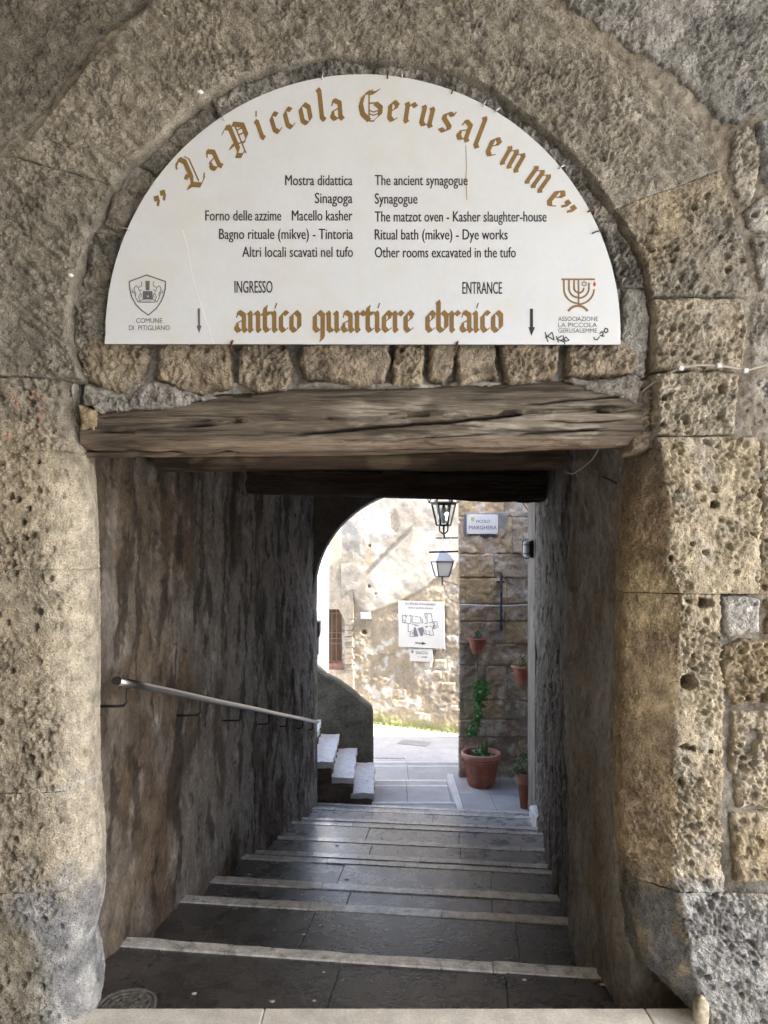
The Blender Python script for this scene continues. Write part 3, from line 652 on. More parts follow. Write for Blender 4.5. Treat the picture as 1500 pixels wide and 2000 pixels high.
ceiling = thing('passage_ceiling', (0.3, 5.5, 2.35), 'dark boarded ceiling over the stairway, above the sooty beams', 'ceiling')
for i in range(21):
    y = 2.80 + i * 0.265
    MB().box(-1.5, 2.0, y + 0.003, y + 0.262, 2.30 + random.uniform(0, .012), 2.36, 0.004).build('board', M_soot, ceiling)

archw = thing('end_arch_wall', (0.45, 8.45, LAND), 'dark wall with a round arched opening at the far end of the stairway', 'wall')
xs = [-3.2, -2.0, -0.793] + [0.46 - 1.253 * math.cos(R(a)) for a in range(5, 91, 5)] + [1.0, 1.71, 1.711, 3.4]
def zb(x):
    if x <= -0.80 or x > 1.7101: return -1.9
    if x < 0.46: return 1.13 + 1.20 * math.sqrt(max(0, 1 - ((x - 0.46) / 1.253) ** 2))
    return 2.33
b = MB(); n = len(xs)
zz = [zb(x) for x in xs]; zz[2] = 1.13
pts = []
V = []; Fs = []
for i in range(n - 1):
    xa, xb = xs[i], xs[i + 1]
    za = -1.9 if xb <= -0.79 else (-1.9 if xa >= 1.7105 else zz[i]); zb_ = -1.9 if xb <= -0.79 or xa >= 1.7105 else (zz[i + 1] if xb < 1.7101 else 2.33)
    if abs(xa - 1.71) < 1e-6: za = zb_ = 2.33
    q = len(V)
    for y in (8.32, 8.66): V += [(xa, y, za), (xb, y, zb_), (xb, y, 3.0), (xa, y, 3.0)]
    Fs += [(q, q + 1, q + 2, q + 3), (q + 7, q + 6, q + 5, q + 4), (q, q + 4, q + 5, q + 1), (q + 3, q + 2, q + 6, q + 7)]
    if i == 1: Fs.append((q + 1, q + 5, q + 6, q + 2))
    if i == n - 2: Fs.append((q, q + 3, q + 7, q + 4))
b.add(V, Fs)
b.build('masonry', surf('arch_plaster', (0.20, 0.175, 0.155), var=0.35, size=0.2, fine=0.03, bump=0.7, bdist=0.01, bsize=0.04), archw)
# right jamb of the exit, pale and worn
M_jamb = surf('pale_jamb_plaster', (0.21, 0.185, 0.155), var=0.28, size=0.12, fine=0.02, stretch=(1, 1, 4), bump=0.6, bdist=0.006, bsize=0.03)
MB().box(1.695, 1.76, 8.30, 8.72, -1.7, 2.33, 0.01).build('jamb', M_jamb, archw)
b = MB()
for i in range(7): b.box(1.60 - i * 0.012, 1.70, 8.0 - i * 0.10, 8.16 - i * 0.10, -1.5, -1.17 + i * 0.02, 0.02)
V = np.array(b.V); V = V + 0.02 * np.stack([fbm(V, 0.1, 2, 5), fbm(V, 0.1, 2, 6), fbm(V, 0.1, 2, 7)], -1); b.V = [tuple(v) for v in V]
b.build('whitewashed_foot', M_white, archw)

# house over the passage (above the picture, it shades the far yard)
hs = thing('passage_house', (0, 5.6, 2.4), 'storey of the old house standing over the covered stairway', 'building')
MB().box(-3.4, 3.6, 2.92, 8.30, 2.42, 3.0).build('wall', M_house, hs)
MB().add([(-3.5, 2.93, 3.01), (3.7, 2.93, 3.01), (3.7, 8.70, 3.01), (-3.5, 8.70, 3.01), (-3.5, 5.7, 3.7), (3.7, 5.7, 3.7)],
         [(0, 1, 5, 4), (2, 3, 4, 5), (0, 4, 3), (1, 2, 5), (0, 3, 2, 1)]).build('roof', surf('clay_tiles', (0.30, 0.16, 0.10), size=0.2), hs)

# ------------------------------------------------------------------ beams
def beam(name, x0, x1, yf, depth, ztop, zbot, label, mat, seed, group=None, tilt=0.0, col=None, cracks=(), res=0.008, lump_=0.012, skew=0.0):
    t = thing(name, ((x0 + x1) / 2, yf + depth / 2, float(zbot((x0 + x1) / 2))), label, 'beam', group)
    n = int((x1 - x0) / res / 1.6) + 1; X = np.linspace(x0, x1, n)
    zt = np.array([ztop(x) for x in X]); zb2 = np.array([zbot(x) for x in X])
    prof = []                                   # around: top back -> top front -> bottom front -> bottom back
    hN = max(8, int((zt - zb2).mean() / res * 2)); dN = max(5, int(depth / res / 1.2))
    for k2 in range(dN): prof.append((1 - k2 / dN, 0.0))
    for k2 in range(hN): prof.append((0.0, k2 / hN))
    for k2 in range(dN + 1): prof.append((k2 / dN, 1.0))
    for k2 in range(1, 5): prof.append((1.0, 1 - k2 / 4))
    pr = np.array(prof); m = len(pr); c_ = 0.12
    fy, fz = pr[:, 0], pr[:, 1]
    P = np.zeros((n, m, 3)); P[..., 0] = X[:, None]
    ry = np.where((fz < c_), (c_ - fz) / c_, 0) ** 2 * 0.02 + np.where(fz > 1 - c_, (fz - 1 + c_) / c_, 0) ** 2 * 0.022
    rz = np.where(fy < 0.15, (0.15 - fy) / 0.15, 0) ** 2 * 0.012
    P[..., 1] = yf + fy[None] * depth + ry[None] * (fy < 0.3)[None] + skew * (X - x0)[:, None]
    P[..., 2] = zt[:, None] * (1 - fz)[None] + zb2[:, None] * fz[None] + (np.where(fz < 0.5, -1, 1) * rz)[None]
    N = normals(P); cen = P.mean(axis=1, keepdims=True); sg = np.sign(np.sum(N * (P - cen), axis=-1, keepdims=True).mean()); N = N * sg
    d = lump_ * fbm(P, 0.5, 3, seed) + 0.006 * fbm(P, 0.035, 3, seed + 1, stretch=(16, 1, 1)) + 0.007 * fbm(P, 0.008, 3, seed + 2, stretch=(34, 1, 1)) - 0.012 * sm(0.10, 0.03, np.abs(fbm(P, 0.05, 3, seed + 9, stretch=(12, 1, 1)))) * sm(0.05, 0.25, fbm(P, 0.2, 2, seed + 10))
    px = 750 + P[..., 0] * F / P[..., 1]; py = YH + (EYE - P[..., 2]) * F / P[..., 1]
    dark = np.zeros(px.shape)
    for pts, w, dep in cracks:
        yy = np.interp(px, [p[0] for p in pts], [p[1] for p in pts]) + 2.0 * fbm(P, 0.05, 3, seed + 5)
        ins = sm(pts[0][0], pts[0][0] + 60, px) * sm(pts[-1][0], pts[-1][0] - 60, px)
        g = np.exp(-((py - yy) / (w * (1.0 + 0.5 * fbm(P, 0.08, 2, seed + 6)))) ** 2) * ins * (fy < 0.2)[None]
        d = d - 1.5 * dep * g; dark = np.maximum(dark, g)
    c = col(P, px, py, dark) if col else None
    link('timber', grid_mesh('timber', P + N * d[..., None], None, c), mat, t)
    b = MB()
    for s_, xx in ((0, x0), (n - 1, x1)):
        ring = P[s_] + N[s_] * d[s_][:, None]; q = len(b.V); cc = ring.mean(0)
        b.V += [tuple(v) for v in ring] + [tuple(cc)]; b.F += [(q + i, q + (i + 1) % m, q + m) for i in range(m)]
    if col: b.build('end_grain', M_darkbeam, t)
    else: b.build('end_grain', mat, t)
    return t
def beam_col(P, px, py, dark):
    c = mixc((0.215, 0.178, 0.138), (0.115, 0.09, 0.068), sm(-0.3, 0.35, fbm(P, 0.07, 4, 801, stretch=(5, 1, 1))))
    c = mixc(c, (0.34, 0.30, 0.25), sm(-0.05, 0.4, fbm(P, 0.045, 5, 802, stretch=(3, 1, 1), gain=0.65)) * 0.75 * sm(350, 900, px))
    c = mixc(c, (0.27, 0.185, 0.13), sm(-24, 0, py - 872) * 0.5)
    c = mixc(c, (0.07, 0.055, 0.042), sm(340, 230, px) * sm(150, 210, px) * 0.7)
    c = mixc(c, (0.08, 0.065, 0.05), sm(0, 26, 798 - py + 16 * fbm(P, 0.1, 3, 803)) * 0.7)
    c = c * (1 - 0.5 * sm(0.15, 0.4, fbm(P, 0.008, 3, 804, stretch=(22, 1, 1))))[..., None]
    c = c * np.array([1.0, 1.05, 1.10])
    return mixc(c, (0.015, 0.011, 0.008), np.clip(dark * 1.3, 0, 1))
BY = 2.553
zt = lambda x: Z_(np.interp(750 + x * F / BY, [120, 180, 300, 420, 560, 1050, 1190, 1300], [808, 800, 785, 768, 758, 740, 742, 760]), BY)
zbm = lambda x: Z_(np.interp(750 + x * F / BY, [120, 400, 700, 900, 1100, 1300], [882, 880, 878, 870, 863, 860]), BY)
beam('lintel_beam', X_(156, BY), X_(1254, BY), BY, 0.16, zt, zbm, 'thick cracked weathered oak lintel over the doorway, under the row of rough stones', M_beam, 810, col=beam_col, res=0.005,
     cracks=(([(560, 851), (740, 834), (900, 822), (1040, 806), (1240, 794)], 3.0, 0.016), ([(990, 852), (1080, 845), (1200, 836)], 2.2, 0.010), ([(340, 838), (450, 824), (560, 818)], 2.0, 0.008),
             ([(310, 872), (345, 880), (370, 882)], 2.0, 0.006), ([(760, 866), (860, 855), (980, 846)], 1.6, 0.006), ([(1000, 795), (1120, 782), (1250, 772)], 2.0, 0.008), ([(1120, 808), (1200, 806), (1260, 800)], 1.6, 0.006), ([(1050, 822), (1130, 826), (1250, 820)], 1.4, 0.005)))
def dark_col(P, px, py, dark):
    c = mixc((0.10, 0.075, 0.055), (0.045, 0.034, 0.026), sm(-0.2, 0.3, fbm(P, 0.08, 4, 820, stretch=(5, 1, 1))))
    return mixc(c, (0.24, 0.19, 0.13), sm(0.15, 0.5, fbm(P, 0.12, 4, 821, stretch=(2, 1, 1))) * 0.6)
beam('ceiling_beam', X_(300, 3.42), X_(1106, 3.42), 3.42, 0.16, lambda x: 2.34, lambda x: Z_(911 + 2.0 * math.sin(x * 5), 3.42) , 'dark wooden beam right behind the oak lintel, across the stairway', M_beam, 830, col=dark_col)
beam('ceiling_beam', X_(472, 5.3), X_(1062, 5.5), 5.3, 0.22, lambda x: 2.34, lambda x: Z_(961 + (x + 1.0) * 7.2, 5.35), 'deepest black sooty beam across the stairway ceiling, above the street lantern', M_darkbeam, 840, skew=0.05)

# ------------------------------------------------------------------ stairs
M_treads = [M_tread, surf('yard_lit_dark_paving', (0.085, 0.083, 0.085), var=0.34, size=0.13, fine=0.010, bump=0.5, bdist=0.004, bsize=0.016, rough=0.28, spec=0.7, rvar=0.1)] + [surf('yard_lit_grey_paving', (c_, c_, c_ * 1.03), var=0.34, size=0.13, fine=0.012, bump=0.5, bdist=0.004, bsize=0.02, rough=0.3, spec=0.7, rvar=0.1, pits=0.2) for c_ in (0.17, 0.28, 0.38)]  # treads painted paler down the flight, standing in for daylight from the yard
stairs = thing('stairs', (0.3, 5.5, LAND), 'long flight of dark basalt steps with pale nosings going down the passage', 'stairs', kind='structure')
def step_M(yc): return Matrix.Translation((0.02 * yc, yc, 0)) @ Matrix.Rotation(-R(7), 4, 'Z')
prev = None
rnd = random.Random(3)
for m_ in M_treads:
    m_.node_tree.nodes['Principled BSDF'].inputs['Coat Weight'].default_value = 0.35; m_.node_tree.nodes['Principled BSDF'].inputs['Coat Roughness'].default_value = 0.22
for i, (yn, z) in enumerate(STEP):
    M = step_M(yn)
    yb = (STEP[i - 1][0] - yn) - 0.02 if i else (2.60 - yn)
    nw = 0.078 + 0.004 * (i % 3)
    # tread slabs
    xsl = [-1.75, -0.95 + rnd.uniform(-.15, .15), -0.25 + rnd.uniform(-.2, .2), 0.50 + rnd.uniform(-.2, .2), 1.15 + rnd.uniform(-.1, .1), 2.1]
    for a, b2 in zip(xsl[:-1], xsl[1:]):
        if i == 0 and a < -1.5 and False: pass
        dz = rnd.uniform(-.002, .002)
        y_0 = yb if i else yb - 0.25
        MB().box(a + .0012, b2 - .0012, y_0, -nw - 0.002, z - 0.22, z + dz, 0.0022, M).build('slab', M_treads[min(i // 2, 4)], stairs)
    xn = [-1.75, -0.62 + rnd.uniform(-.2, .2), 0.10 + rnd.uniform(-.3, .3), 1.0 + rnd.uniform(-.25, .25), 2.1]
    for a, b2 in zip(xn[:-1], xn[1:]):
        bb = MB(); dz = rnd.uniform(-.002, .003); jj = rnd.uniform(-.006, .006)
        m_ = max(2, int((b2 - a) / 0.05))
        # worn front edge: a row of short sections
        V = []; Fs = []
        for q in range(m_ + 1):
            x = a + .002 + (b2 - a - .004) * q / m_
            w1 = float(fbm(np.array([[x, yn, 0.]]), 0.12, 3, 900)[0]) * 0.010 + jj; w2 = float(fbm(np.array([[x, yn, 1.]]), 0.08, 3, 903)[0]) * 0.004
            zt_ = z + 0.004 + dz
            V += [(x, -nw, z - 0.20), (x, -nw, zt_), (x, w1 - 0.010, zt_ + w2), (x, w1, zt_ - 0.012 + w2), (x, w1 - .002, z - 0.20)]
        for q in range(m_):
            for e in range(4): Fs.append((q * 5 + e, (q + 1) * 5 + e, (q + 1) * 5 + e + 1, q * 5 + e + 1))
        Fs += [(0, 1, 2, 3, 4), tuple(m_ * 5 + e for e in (4, 3, 2, 1, 0))]
        bb.add([tuple(M @ Vector(v)) for v in V], Fs); bb.build('nosing', M_nosing, stairs)
# bedding below the treads so that no light gets in under the steps
MB().box(-1.75, 2.1, 2.55, 8.9, -2.2, -1.62).build('bedding', M_tread, stairs)
# threshold of pale stone in front
th = thing('threshold', (0, 2.5, 0), 'pale worn stone threshold across the foot of the doorway', 'threshold', kind='structure')
for a, b2 in ((-1.62, -0.42), (-0.4185, 0.915), (0.9165, 1.9)):
    MB().box(a, b2, 2.24, 2.60, -0.4, 0.0 + random.uniform(0, .002), 0.005).build('slab', M_thresh, th)
for a, b2, y0, y1 in ((-3.5, -2.1, 1.3, 2.235), (-2.096, -0.8, 1.3, 2.235), (-0.796, 0.4, 1.3, 2.235), (0.404, 1.7, 1.3, 2.235), (1.704, 3.2, 1.3, 2.235)):
    MB().box(a, b2, y0, y1, -0.3, -0.012, 0.005).build('slab', M_thresh, th)
# pale petals and droppings lying on the treads
b = MB(); rq = random.Random(17)
for q in range(70):
    yy = 2.75 + rq.random() ** 1.3 * 5.5; xx = rq.uniform(-0.9, 0.9 + 0.1 * (yy - 3)); zz_ = -0.12
    for (yn, z), (yn2, z2) in zip(STEP[:-1], STEP[1:]):
        if yy > yn + 0.02 * yy - (xx - 0.02 * yn) * TAN7: zz_ = z2
    if abs(yy - min((yn - (xx - 0.02 * yn) * TAN7 for yn, z in STEP), key=lambda v: abs(v - yy))) < 0.11: continue
    rr = rq.uniform(.004, .013); n_ = 7; a0 = rq.uniform(0, 6)
    ring = [(xx + rr * rq.uniform(.6, 1.2) * 1.5 * math.cos(a0 + 6.283 * t / n_), yy + rr * rq.uniform(.6, 1.2) * math.sin(a0 + 6.283 * t / n_), zz_ + .0035) for t in range(n_)]
    b.add(ring + [(xx, yy, zz_ + .008)], [(t, (t + 1) % n_, n_) for t in range(n_)])
b.build('fallen_petals', plain('pale_petal', (0.55, 0.54, 0.53), 0.8), label='pale petals and specks scattered over the dark steps', cat='litter', kind='stuff')
# manhole cover just inside
mh = thing('manhole_cover', (X_(245, 2.80), 2.80, -0.117), 'round ribbed iron manhole cover in the floor just inside the left jamb', 'manhole cover')
b = MB().lathe([(0, -.01), (0.115, -.01), (0.115, 0.003), (0.104, 0.004), (0.100, 0.0), (0, 0.0)], 36)
for q in range(3):
    rr = 0.03 + q * 0.025; b.lathe([(rr, 0.0), (rr + .002, .004), (rr + .006, .004), (rr + .008, 0.0)], 30)
for q in range(12):
    w = q * math.pi / 6; b.box(0.02, 0.098, -.003, .003, 0, .0045, 0, Matrix.Rotation(w, 4, 'Z'))
b.build('cover', surf('worn_iron_cover', (0.16, 0.155, 0.14), size=0.03), mh, loc=(0, 0, 0))

# ------------------------------------------------------------------ handrail
hr = thing('handrail', (-1.03, 2.85, 0.0), 'round steel handrail running down the left wall of the stairway', 'handrail')
def rail(y): s = (y - 2.85) / (8.32 - 2.85); return Vector((-1.03 + s * 0.285, y, 1.107 - s * 1.41))
b = MB().tube([rail(2.85 + q * 0.2735) + Vector((0, 0, 0.0012 * math.sin(q * 0.9))) for q in range(21)], 0.0168, 16); b.build('rail', M_steel, hr, smooth=True)
b = MB().tube([rail(2.835), rail(2.853)], [0.0155, 0.0182], 16); b.build('end_cap', M_iron, hr, smooth=False)
for y in (2.95, 3.92, 4.80, 5.67, 6.43, 7.25, 7.95):
    p = rail(y); b = MB().tube([p + Vector((0, 0, -.02)), p + Vector((0, 0, -.075)), p + Vector((-.012, 0, -.09)), p + Vector((-.035, 0, -.093)), p + Vector((-.13, 0, -.093))], 0.006, 8)
    b.lathe([(0, 0), (.001, 0)], 6, p.x, p.y, cz=p.z - .093)
    b.build('bracket', M_iron, hr, smooth=True)

# ------------------------------------------------------------------ lettering tools
def nib(paths, w=0.25, ang=40, thick=0.03):
    """broad pen strokes -> list of convex quads (glyph units)"""
    a = R(ang); n = np.array([math.cos(a), math.sin(a)]) * w / 2; m = np.array([-math.sin(a), math.cos(a)]) * thick / 2
    out = []
    for p in paths:
        wk = 1.0
        if isinstance(p[0], (int, float)): wk = p[0]; p = p[1:]
        nn, mm = (n, m) if wk == 1.0 else (np.array([math.cos(a), math.sin(a)]) * wk / 2, np.array([-math.sin(a), math.cos(a)]) * wk / 2)
        for A, B in zip(p[:-1], p[1:]):
            pts = [np.array(q) + s * nn + t * mm for q in (A, B) for s in (-1, 1) for t in (-1, 1)]
            pts = sorted(map(tuple, pts))
            def half(ps):
                h = []
                for q in ps:
                    while len(h) > 1 and (h[-1][0] - h[-2][0]) * (q[1] - h[-2][1]) - (h[-1][1] - h[-2][1]) * (q[0] - h[-2][0]) <= 1e-12: h.pop()
                    h.append(q)
                return h
            lo_, hi_ = half(pts), half(pts[::-1]); out.append(lo_[:-1] + hi_[:-1])
    return out
T = 0.045
GL = {
 'i': ([[(-.05, .93), (.02, .84), (.02, .16), (.10, .06)], [T, (.06, 1.12), (.14, 1.34)]], .33),
 'n': ([[(-.05, .93), (.02, .84), (.02, .14), (.08, .06)], [(.30, .94), (.40, .83), (.40, .16), (.48, .06)], [T, (.04, .72), (.32, .95)]], .72),
 'm': ([[(-.05, .93), (.02, .84), (.02, .14), (.08, .06)], [(.30, .94), (.38, .83), (.38, .14), (.44, .06)], [(.66, .94), (.75, .83), (.75, .16), (.83, .06)], [T, (.04, .72), (.32, .95)], [T, (.40, .72), (.68, .95)]], 1.08),
 'u': ([[(-.05, .93), (.02, .84), (.02, .2), (.14, .07)], [(.32, .93), (.40, .84), (.40, .16), (.48, .06)], [T, (.16, .05), (.40, .24)]], .72),
 'c': ([[(.02, .78), (.02, .22), (.16, .07)], [(.18, .95), (.32, .84)], [T, (.16, .05), (.36, .22)], [T, (.0, .76), (.20, .97)]], .52),
 'e': ([[(.02, .78), (.02, .22), (.16, .07)], [(.18, .95), (.34, .80), (.30, .70)], [T, (.16, .05), (.38, .22)], [T, (.0, .76), (.20, .97)], [T, (.36, .70), (.05, .48)]], .54),
 'o': ([[(.02, .78), (.02, .22), (.18, .07)], [(.22, .95), (.40, .78), (.40, .24)], [T, (.0, .76), (.24, .97)], [T, (.18, .04), (.42, .26)]], .62),
 'a': ([[(.10, .95), (.36, .80), (.36, .18), (.46, .06)], [(.0, .34), (.0, .20), (.12, .07)], [T, (.36, .60), (.0, .42), (-.02, .30)], [T, (.12, .04), (.38, .22)], [T, (.0, .70), (.10, .97)]], .66),
 't': ([[(.06, 1.18), (.02, 1.05), (.02, .22), (.14, .07)], [(-.12, .87), (.28, .87)], [T, (.14, .05), (.32, .20)]], .46),
 'r': ([[(-.05, .93), (.02, .84), (.02, .16), (.10, .06)], [(.24, .95), (.38, .82)], [T, (.04, .72), (.26, .96)]], .52),
 's': ([[(.02, .84), (.02, .66), (.36, .36), (.36, .20)], [(.20, .97), (.36, .86)], [(.0, .16), (.18, .06)], [T, (0, .82), (.22, .99)], [T, (.16, .04), (.38, .22)], [T, (.38, .86), (.46, 1.08)]], .60),
 'l': ([[(-.04, 1.50), (.03, 1.38), (.03, .20), (.14, .07)]], .36),
 'b': ([[(-.02, 1.42), (.02, 1.3), (.02, .22), (.18, .07)], [(.22, .95), (.40, .78), (.40, .24)], [T, (.02, .72), (.24, .97)], [T, (.18, .04), (.42, .26)]], .64),
 'q': ([[(.02, .78), (.02, .22), (.16, .07)], [(.22, .95), (.40, .80), (.40, -.22), (.34, -.34)], [T, (.0, .76), (.24, .97)], [T, (.16, .05), (.40, .26)]], .68),
 'L': ([[(.18, 1.40), (.34, 1.20), (.34, .45), (.22, .14)], [(.02, .12), (.28, .16), (.58, .0), (.80, .20)], [(-.06, 1.18), (.06, 1.30)], [T, (-.10, 1.05), (-.06, 1.25), (.18, 1.44)], [T, (.56, 1.25), (.56, .22)], [T, (.56, 1.25), (.42, 1.42)], [T, (.8, .2), (.92, .42)], [(.10, .62), (.20, .52)]], .98),
 'P': ([[(.20, 1.30), (.24, 1.15), (.24, .20), (.10, .02)], [(.42, 1.32), (.80, 1.12), (.80, .62), (.62, .44)], [(-.12, 1.12), (.08, 1.30), (.20, 1.22)], [(-.06, .40), (.22, .50)], [(.06, .0), (.28, -.10), (.40, .02)], [T, (.48, 1.38), (.48, -.05)], [T, (.48, 1.0), (.72, 1.02)], [T, (.48, .78), (.72, .80)], [T, (.24, .46), (.64, .42)]], 1.0),
 'G': ([[(.50, 1.34), (.16, 1.10), (.06, .72), (.14, .34), (.42, .06)], [(.62, .06), (.90, .30), (.92, .62), (.70, .80)], [(.34, 1.28), (.62, 1.24), (.82, 1.36)], [T, (.42, 1.2), (.42, .1)], [T, (.42, .80), (.72, .82)], [T, (.42, .5), (.60, .42), (.88, .5)], [T, (.42, .35), (.60, .28), (.84, .36)], [T, (.4, .04), (.64, .03)]], 1.18),
 'A': ([[(.10, 1.2), (.42, 1.3), (.46, .2), (.56, .06)], [(.06, .9), (.0, .3), (.1, .06)], [T, (0, .6), (.46, .6)]], .85),
 ' ': ([], .34),
}
def sign_mesh_polys(polys, y_front, mb):
    """polys in world (x,z); every piece gets its own hair of depth so that none shares a plane"""
    for i, p in enumerate(polys):
        a = sum(p[q][0] * p[(q + 1) % len(p)][1] - p[(q + 1) % len(p)][0] * p[q][1] for q in range(len(p)))
        if a < 0: p = p[::-1]
        mb.add([(x, y_front - 0.00002 * (i % 9), z) for x, z in p], [tuple(range(len(p)))])
def blackletter(text, place, xh, squeeze=1.0, w=0.24):
    """place(advance) -> (x, z, angle) of the baseline; returns polygons"""
    polys = []; adv = 0
    for ch in text:
        st, wd = GL[ch]
        x0, z0, an = place(adv + wd * xh * squeeze / 2); ca, sa = math.cos(an), math.sin(an)
        for p in nib(st, w):
            out = []
            for gx, gz in p:
                lx, lz = (gx - wd / 2 + 0.13) * xh * squeeze, gz * xh
                out.append((x0 + lx * ca - lz * sa, z0 + lx * sa + lz * ca))
            polys.append(out)
        adv += wd * xh * squeeze
    return polys, adv
_cap = {}
def text_polys(body):
    cu = bpy.data.curves.new('t', 'FONT'); cu.body = body; cu.size = 1; cu.resolution_u = 3; cu.fill_mode = 'FRONT'
    o = bpy.data.objects.new('t', cu); COL.objects.link(o); bpy.context.view_layer.update()
    me = bpy.data.meshes.new_from_object(o.evaluated_get(bpy.context.evaluated_depsgraph_get()))
    V = np.array([v.co[:] for v in me.vertices]); Fs = [tuple(p.vertices) for p in me.polygons]
    bpy.data.objects.remove(o); bpy.data.curves.remove(cu); bpy.data.meshes.remove(me)
    return V, Fs
CAPH = None
def text_at(mb, body, x0, x1, zbase, cap, y):
    """text filling x0..x1 with the given cap height"""
    global CAPH
    if CAPH is None:
        v, _ = text_polys('H'); CAPH = (v[:, 1].max() - v[:, 1].min(), v[:, 1].min())
    V, Fs = text_polys(body)
    X = x0 + (V[:, 0] - V[:, 0].min()) / (V[:, 0].max() - V[:, 0].min()) * (x1 - x0)
    Z = zbase + (V[:, 1] - CAPH[1]) * cap / CAPH[0]
    for q, dx in enumerate((0.0, 0.0010) if cap > 0.02 else (0.0,)): mb.add(np.stack([X + dx, np.full_like(X, y - 0.00005 * q), Z], -1), Fs)
def strokes(paths, w, y, mb, closed=False):
    """plain lines of width w, points in world (x,z)"""
    polys = []
    for p in paths:
        p = list(p)
        for A, B in zip(p[:-1], p[1:]):
            A = np.array(A); B = np.array(B); d = B - A; L_ = np.linalg.norm(d)
            if L_ < 1e-9: continue
            d = d / L_; nrm = np.array([-d[1], d[0]]) * w / 2; e = d * w * 0.35
            polys.append([tuple(A - e - nrm), tuple(B + e - nrm), tuple(B + e + nrm), tuple(A - e + nrm)])
    sign_mesh_polys(polys, y, mb)

# ------------------------------------------------------------------ the half-round board
SY = 2.497
sp = lambda x, y: (X_(x, SY), Z_(y, SY))
board = thing('arched_sign', (X_(708, SY), SY, Z_(672, SY)), 'large white half-round sign with bronze gothic lettering over the doorway', 'sign')
outl = [sp(204, 672), sp(1212, 673)] + [sp(709 + 503 * math.cos(R(a)), 652 - 507 * math.sin(R(a)) * (1.0 + 0.0 * a)) for a in np.linspace(0, 180, 91)]
n = len(outl)
mb = MB(); mb.add([(x, SY, z) for x, z in outl], [tuple(range(n))]); mb.build('panel', M_panel, board)
mb = MB(); mb.add([(x, SY + 0.0003, z) for x, z in outl] + [(x, SY + 0.009, z) for x, z in outl], [(i, i + n, (i + 1) % n + n, (i + 1) % n) for i in range(n)] + [tuple(range(2 * n - 1, n - 1, -1))]); mb.build('panel_edge', M_edge, board)
LY = SY - 0.0008
s_px = SY / F
# curved title: circle through three baseline points
def circ(p, q, r):
    ax, ay = p; bx, by = q; cx, cy = r; d = 2 * (ax * (by - cy) + bx * (cy - ay) + cx * (ay - by))
    ux = ((ax * ax + ay * ay) * (by - cy) + (bx * bx + by * by) * (cy - ay) + (cx * cx + cy * cy) * (ay - by)) / d
    uy = ((ax * ax + ay * ay) * (cx - bx) + (bx * bx + by * by) * (ax - cx) + (cx * cx + cy * cy) * (bx - ax)) / d
    return ux, uy, math.hypot(ax - ux, ay - uy)
cx_, cy_, rr_ = circ((432, 336), (722, 236), (1012, 355))
def glyph_at(mb, ch, px, py, ang, xh, squeeze=1.0, w=0.25):
    st, wd = GL[ch]; ca, sa = math.cos(ang), math.sin(ang); out = []
    x0, z0 = sp(px, py); h = xh * s_px
    for p in nib(st, w):
        q = []
        for gx, gz in p:
            lx, lz = (gx - wd / 2 + 0.10) * h * squeeze, gz * h; q.append((x0 + lx * ca - lz * sa, z0 + lx * sa + lz * ca))
        out.append(q)
    sign_mesh_polys(out, LY, mb)
title = [('L', 385, 365, 24), ('a', 426, 331, 24), ('P', 476, 298, 22), ('i', 516, 273, 19), ('c', 545, 261, 17), ('c', 570, 252, 14), ('o', 601, 244, 11), ('l', 632, 238, 6), ('a', 660, 236, 4),
         ('G', 724, 238, 0), ('e', 766, 239, -5), ('r', 797, 242, -9), ('u', 831, 249, -14), ('s', 866, 260, -18), ('a', 902, 276, -20), ('l', 928, 291, -21), ('e', 955, 307, -24), ('m', 993, 331, -30), ('m', 1040, 369, -36), ('e', 1072, 404, -40)]
mb = MB()
for gi, (ch, x, y, an) in enumerate(title):
    if gi in (2, 9): mb.build('lettering', M_gold, board, label='bronze gothic word of the curved title'); mb = MB()
    glyph_at(mb, ch, x, y, R(an), 43 if ch not in 'LPG' else 45, 1.0 if ch != 'm' else 0.95, 0.235)
mb.build('lettering', M_gold, board, label='bronze gothic word of the curved title'); mb = MB()
def comma(x, y, an, mb, s=1.0):
    ca, sa = math.cos(an), math.sin(an); x0, z0 = sp(x, y); P = [(-5, 7), (5, 8), (6, -4), (2, -14), (-2, -12), (0, -4), (-5, -3)]
    sign_mesh_polys([[(x0 + (px * ca - pz * sa) * s * s_px, z0 + (px * sa + pz * ca) * s * s_px) for px, pz in Q] for Q in ([P[0], P[1], P[2], P[6]], [P[2], P[3], P[4], P[5]])], LY, mb)
for cx, cy, ca_ in ((306, 390, 10), (318, 379, 10), (1107, 397, -58), (1118, 407, -58)):
    mb = MB(); comma(cx, cy, R(ca_), mb); mb.build('quotation_mark', M_gold, board)
mb = MB(); base_ang = 0
for word, x0, x1 in (('antico', 457, 588), ('quartiere', 609, 808), ('ebraico', 829, 982)):
    tot = sum(GL[c][1] for c in word); xh = 43 * s_px; sq = (x1 - x0) * s_px / (tot * xh)
    pl = lambda adv, x0=x0: (X_(x0, SY) + adv, Z_(650, SY), 0.0)
    polys, _ = blackletter(word, pl, xh, sq, 0.26 if sq > 0.9 else 0.25); sign_mesh_polys(polys, LY, mb); mb.build('lettering', M_gold, board, label='bronze gothic word along the foot of the board'); mb = MB()
mb = MB()
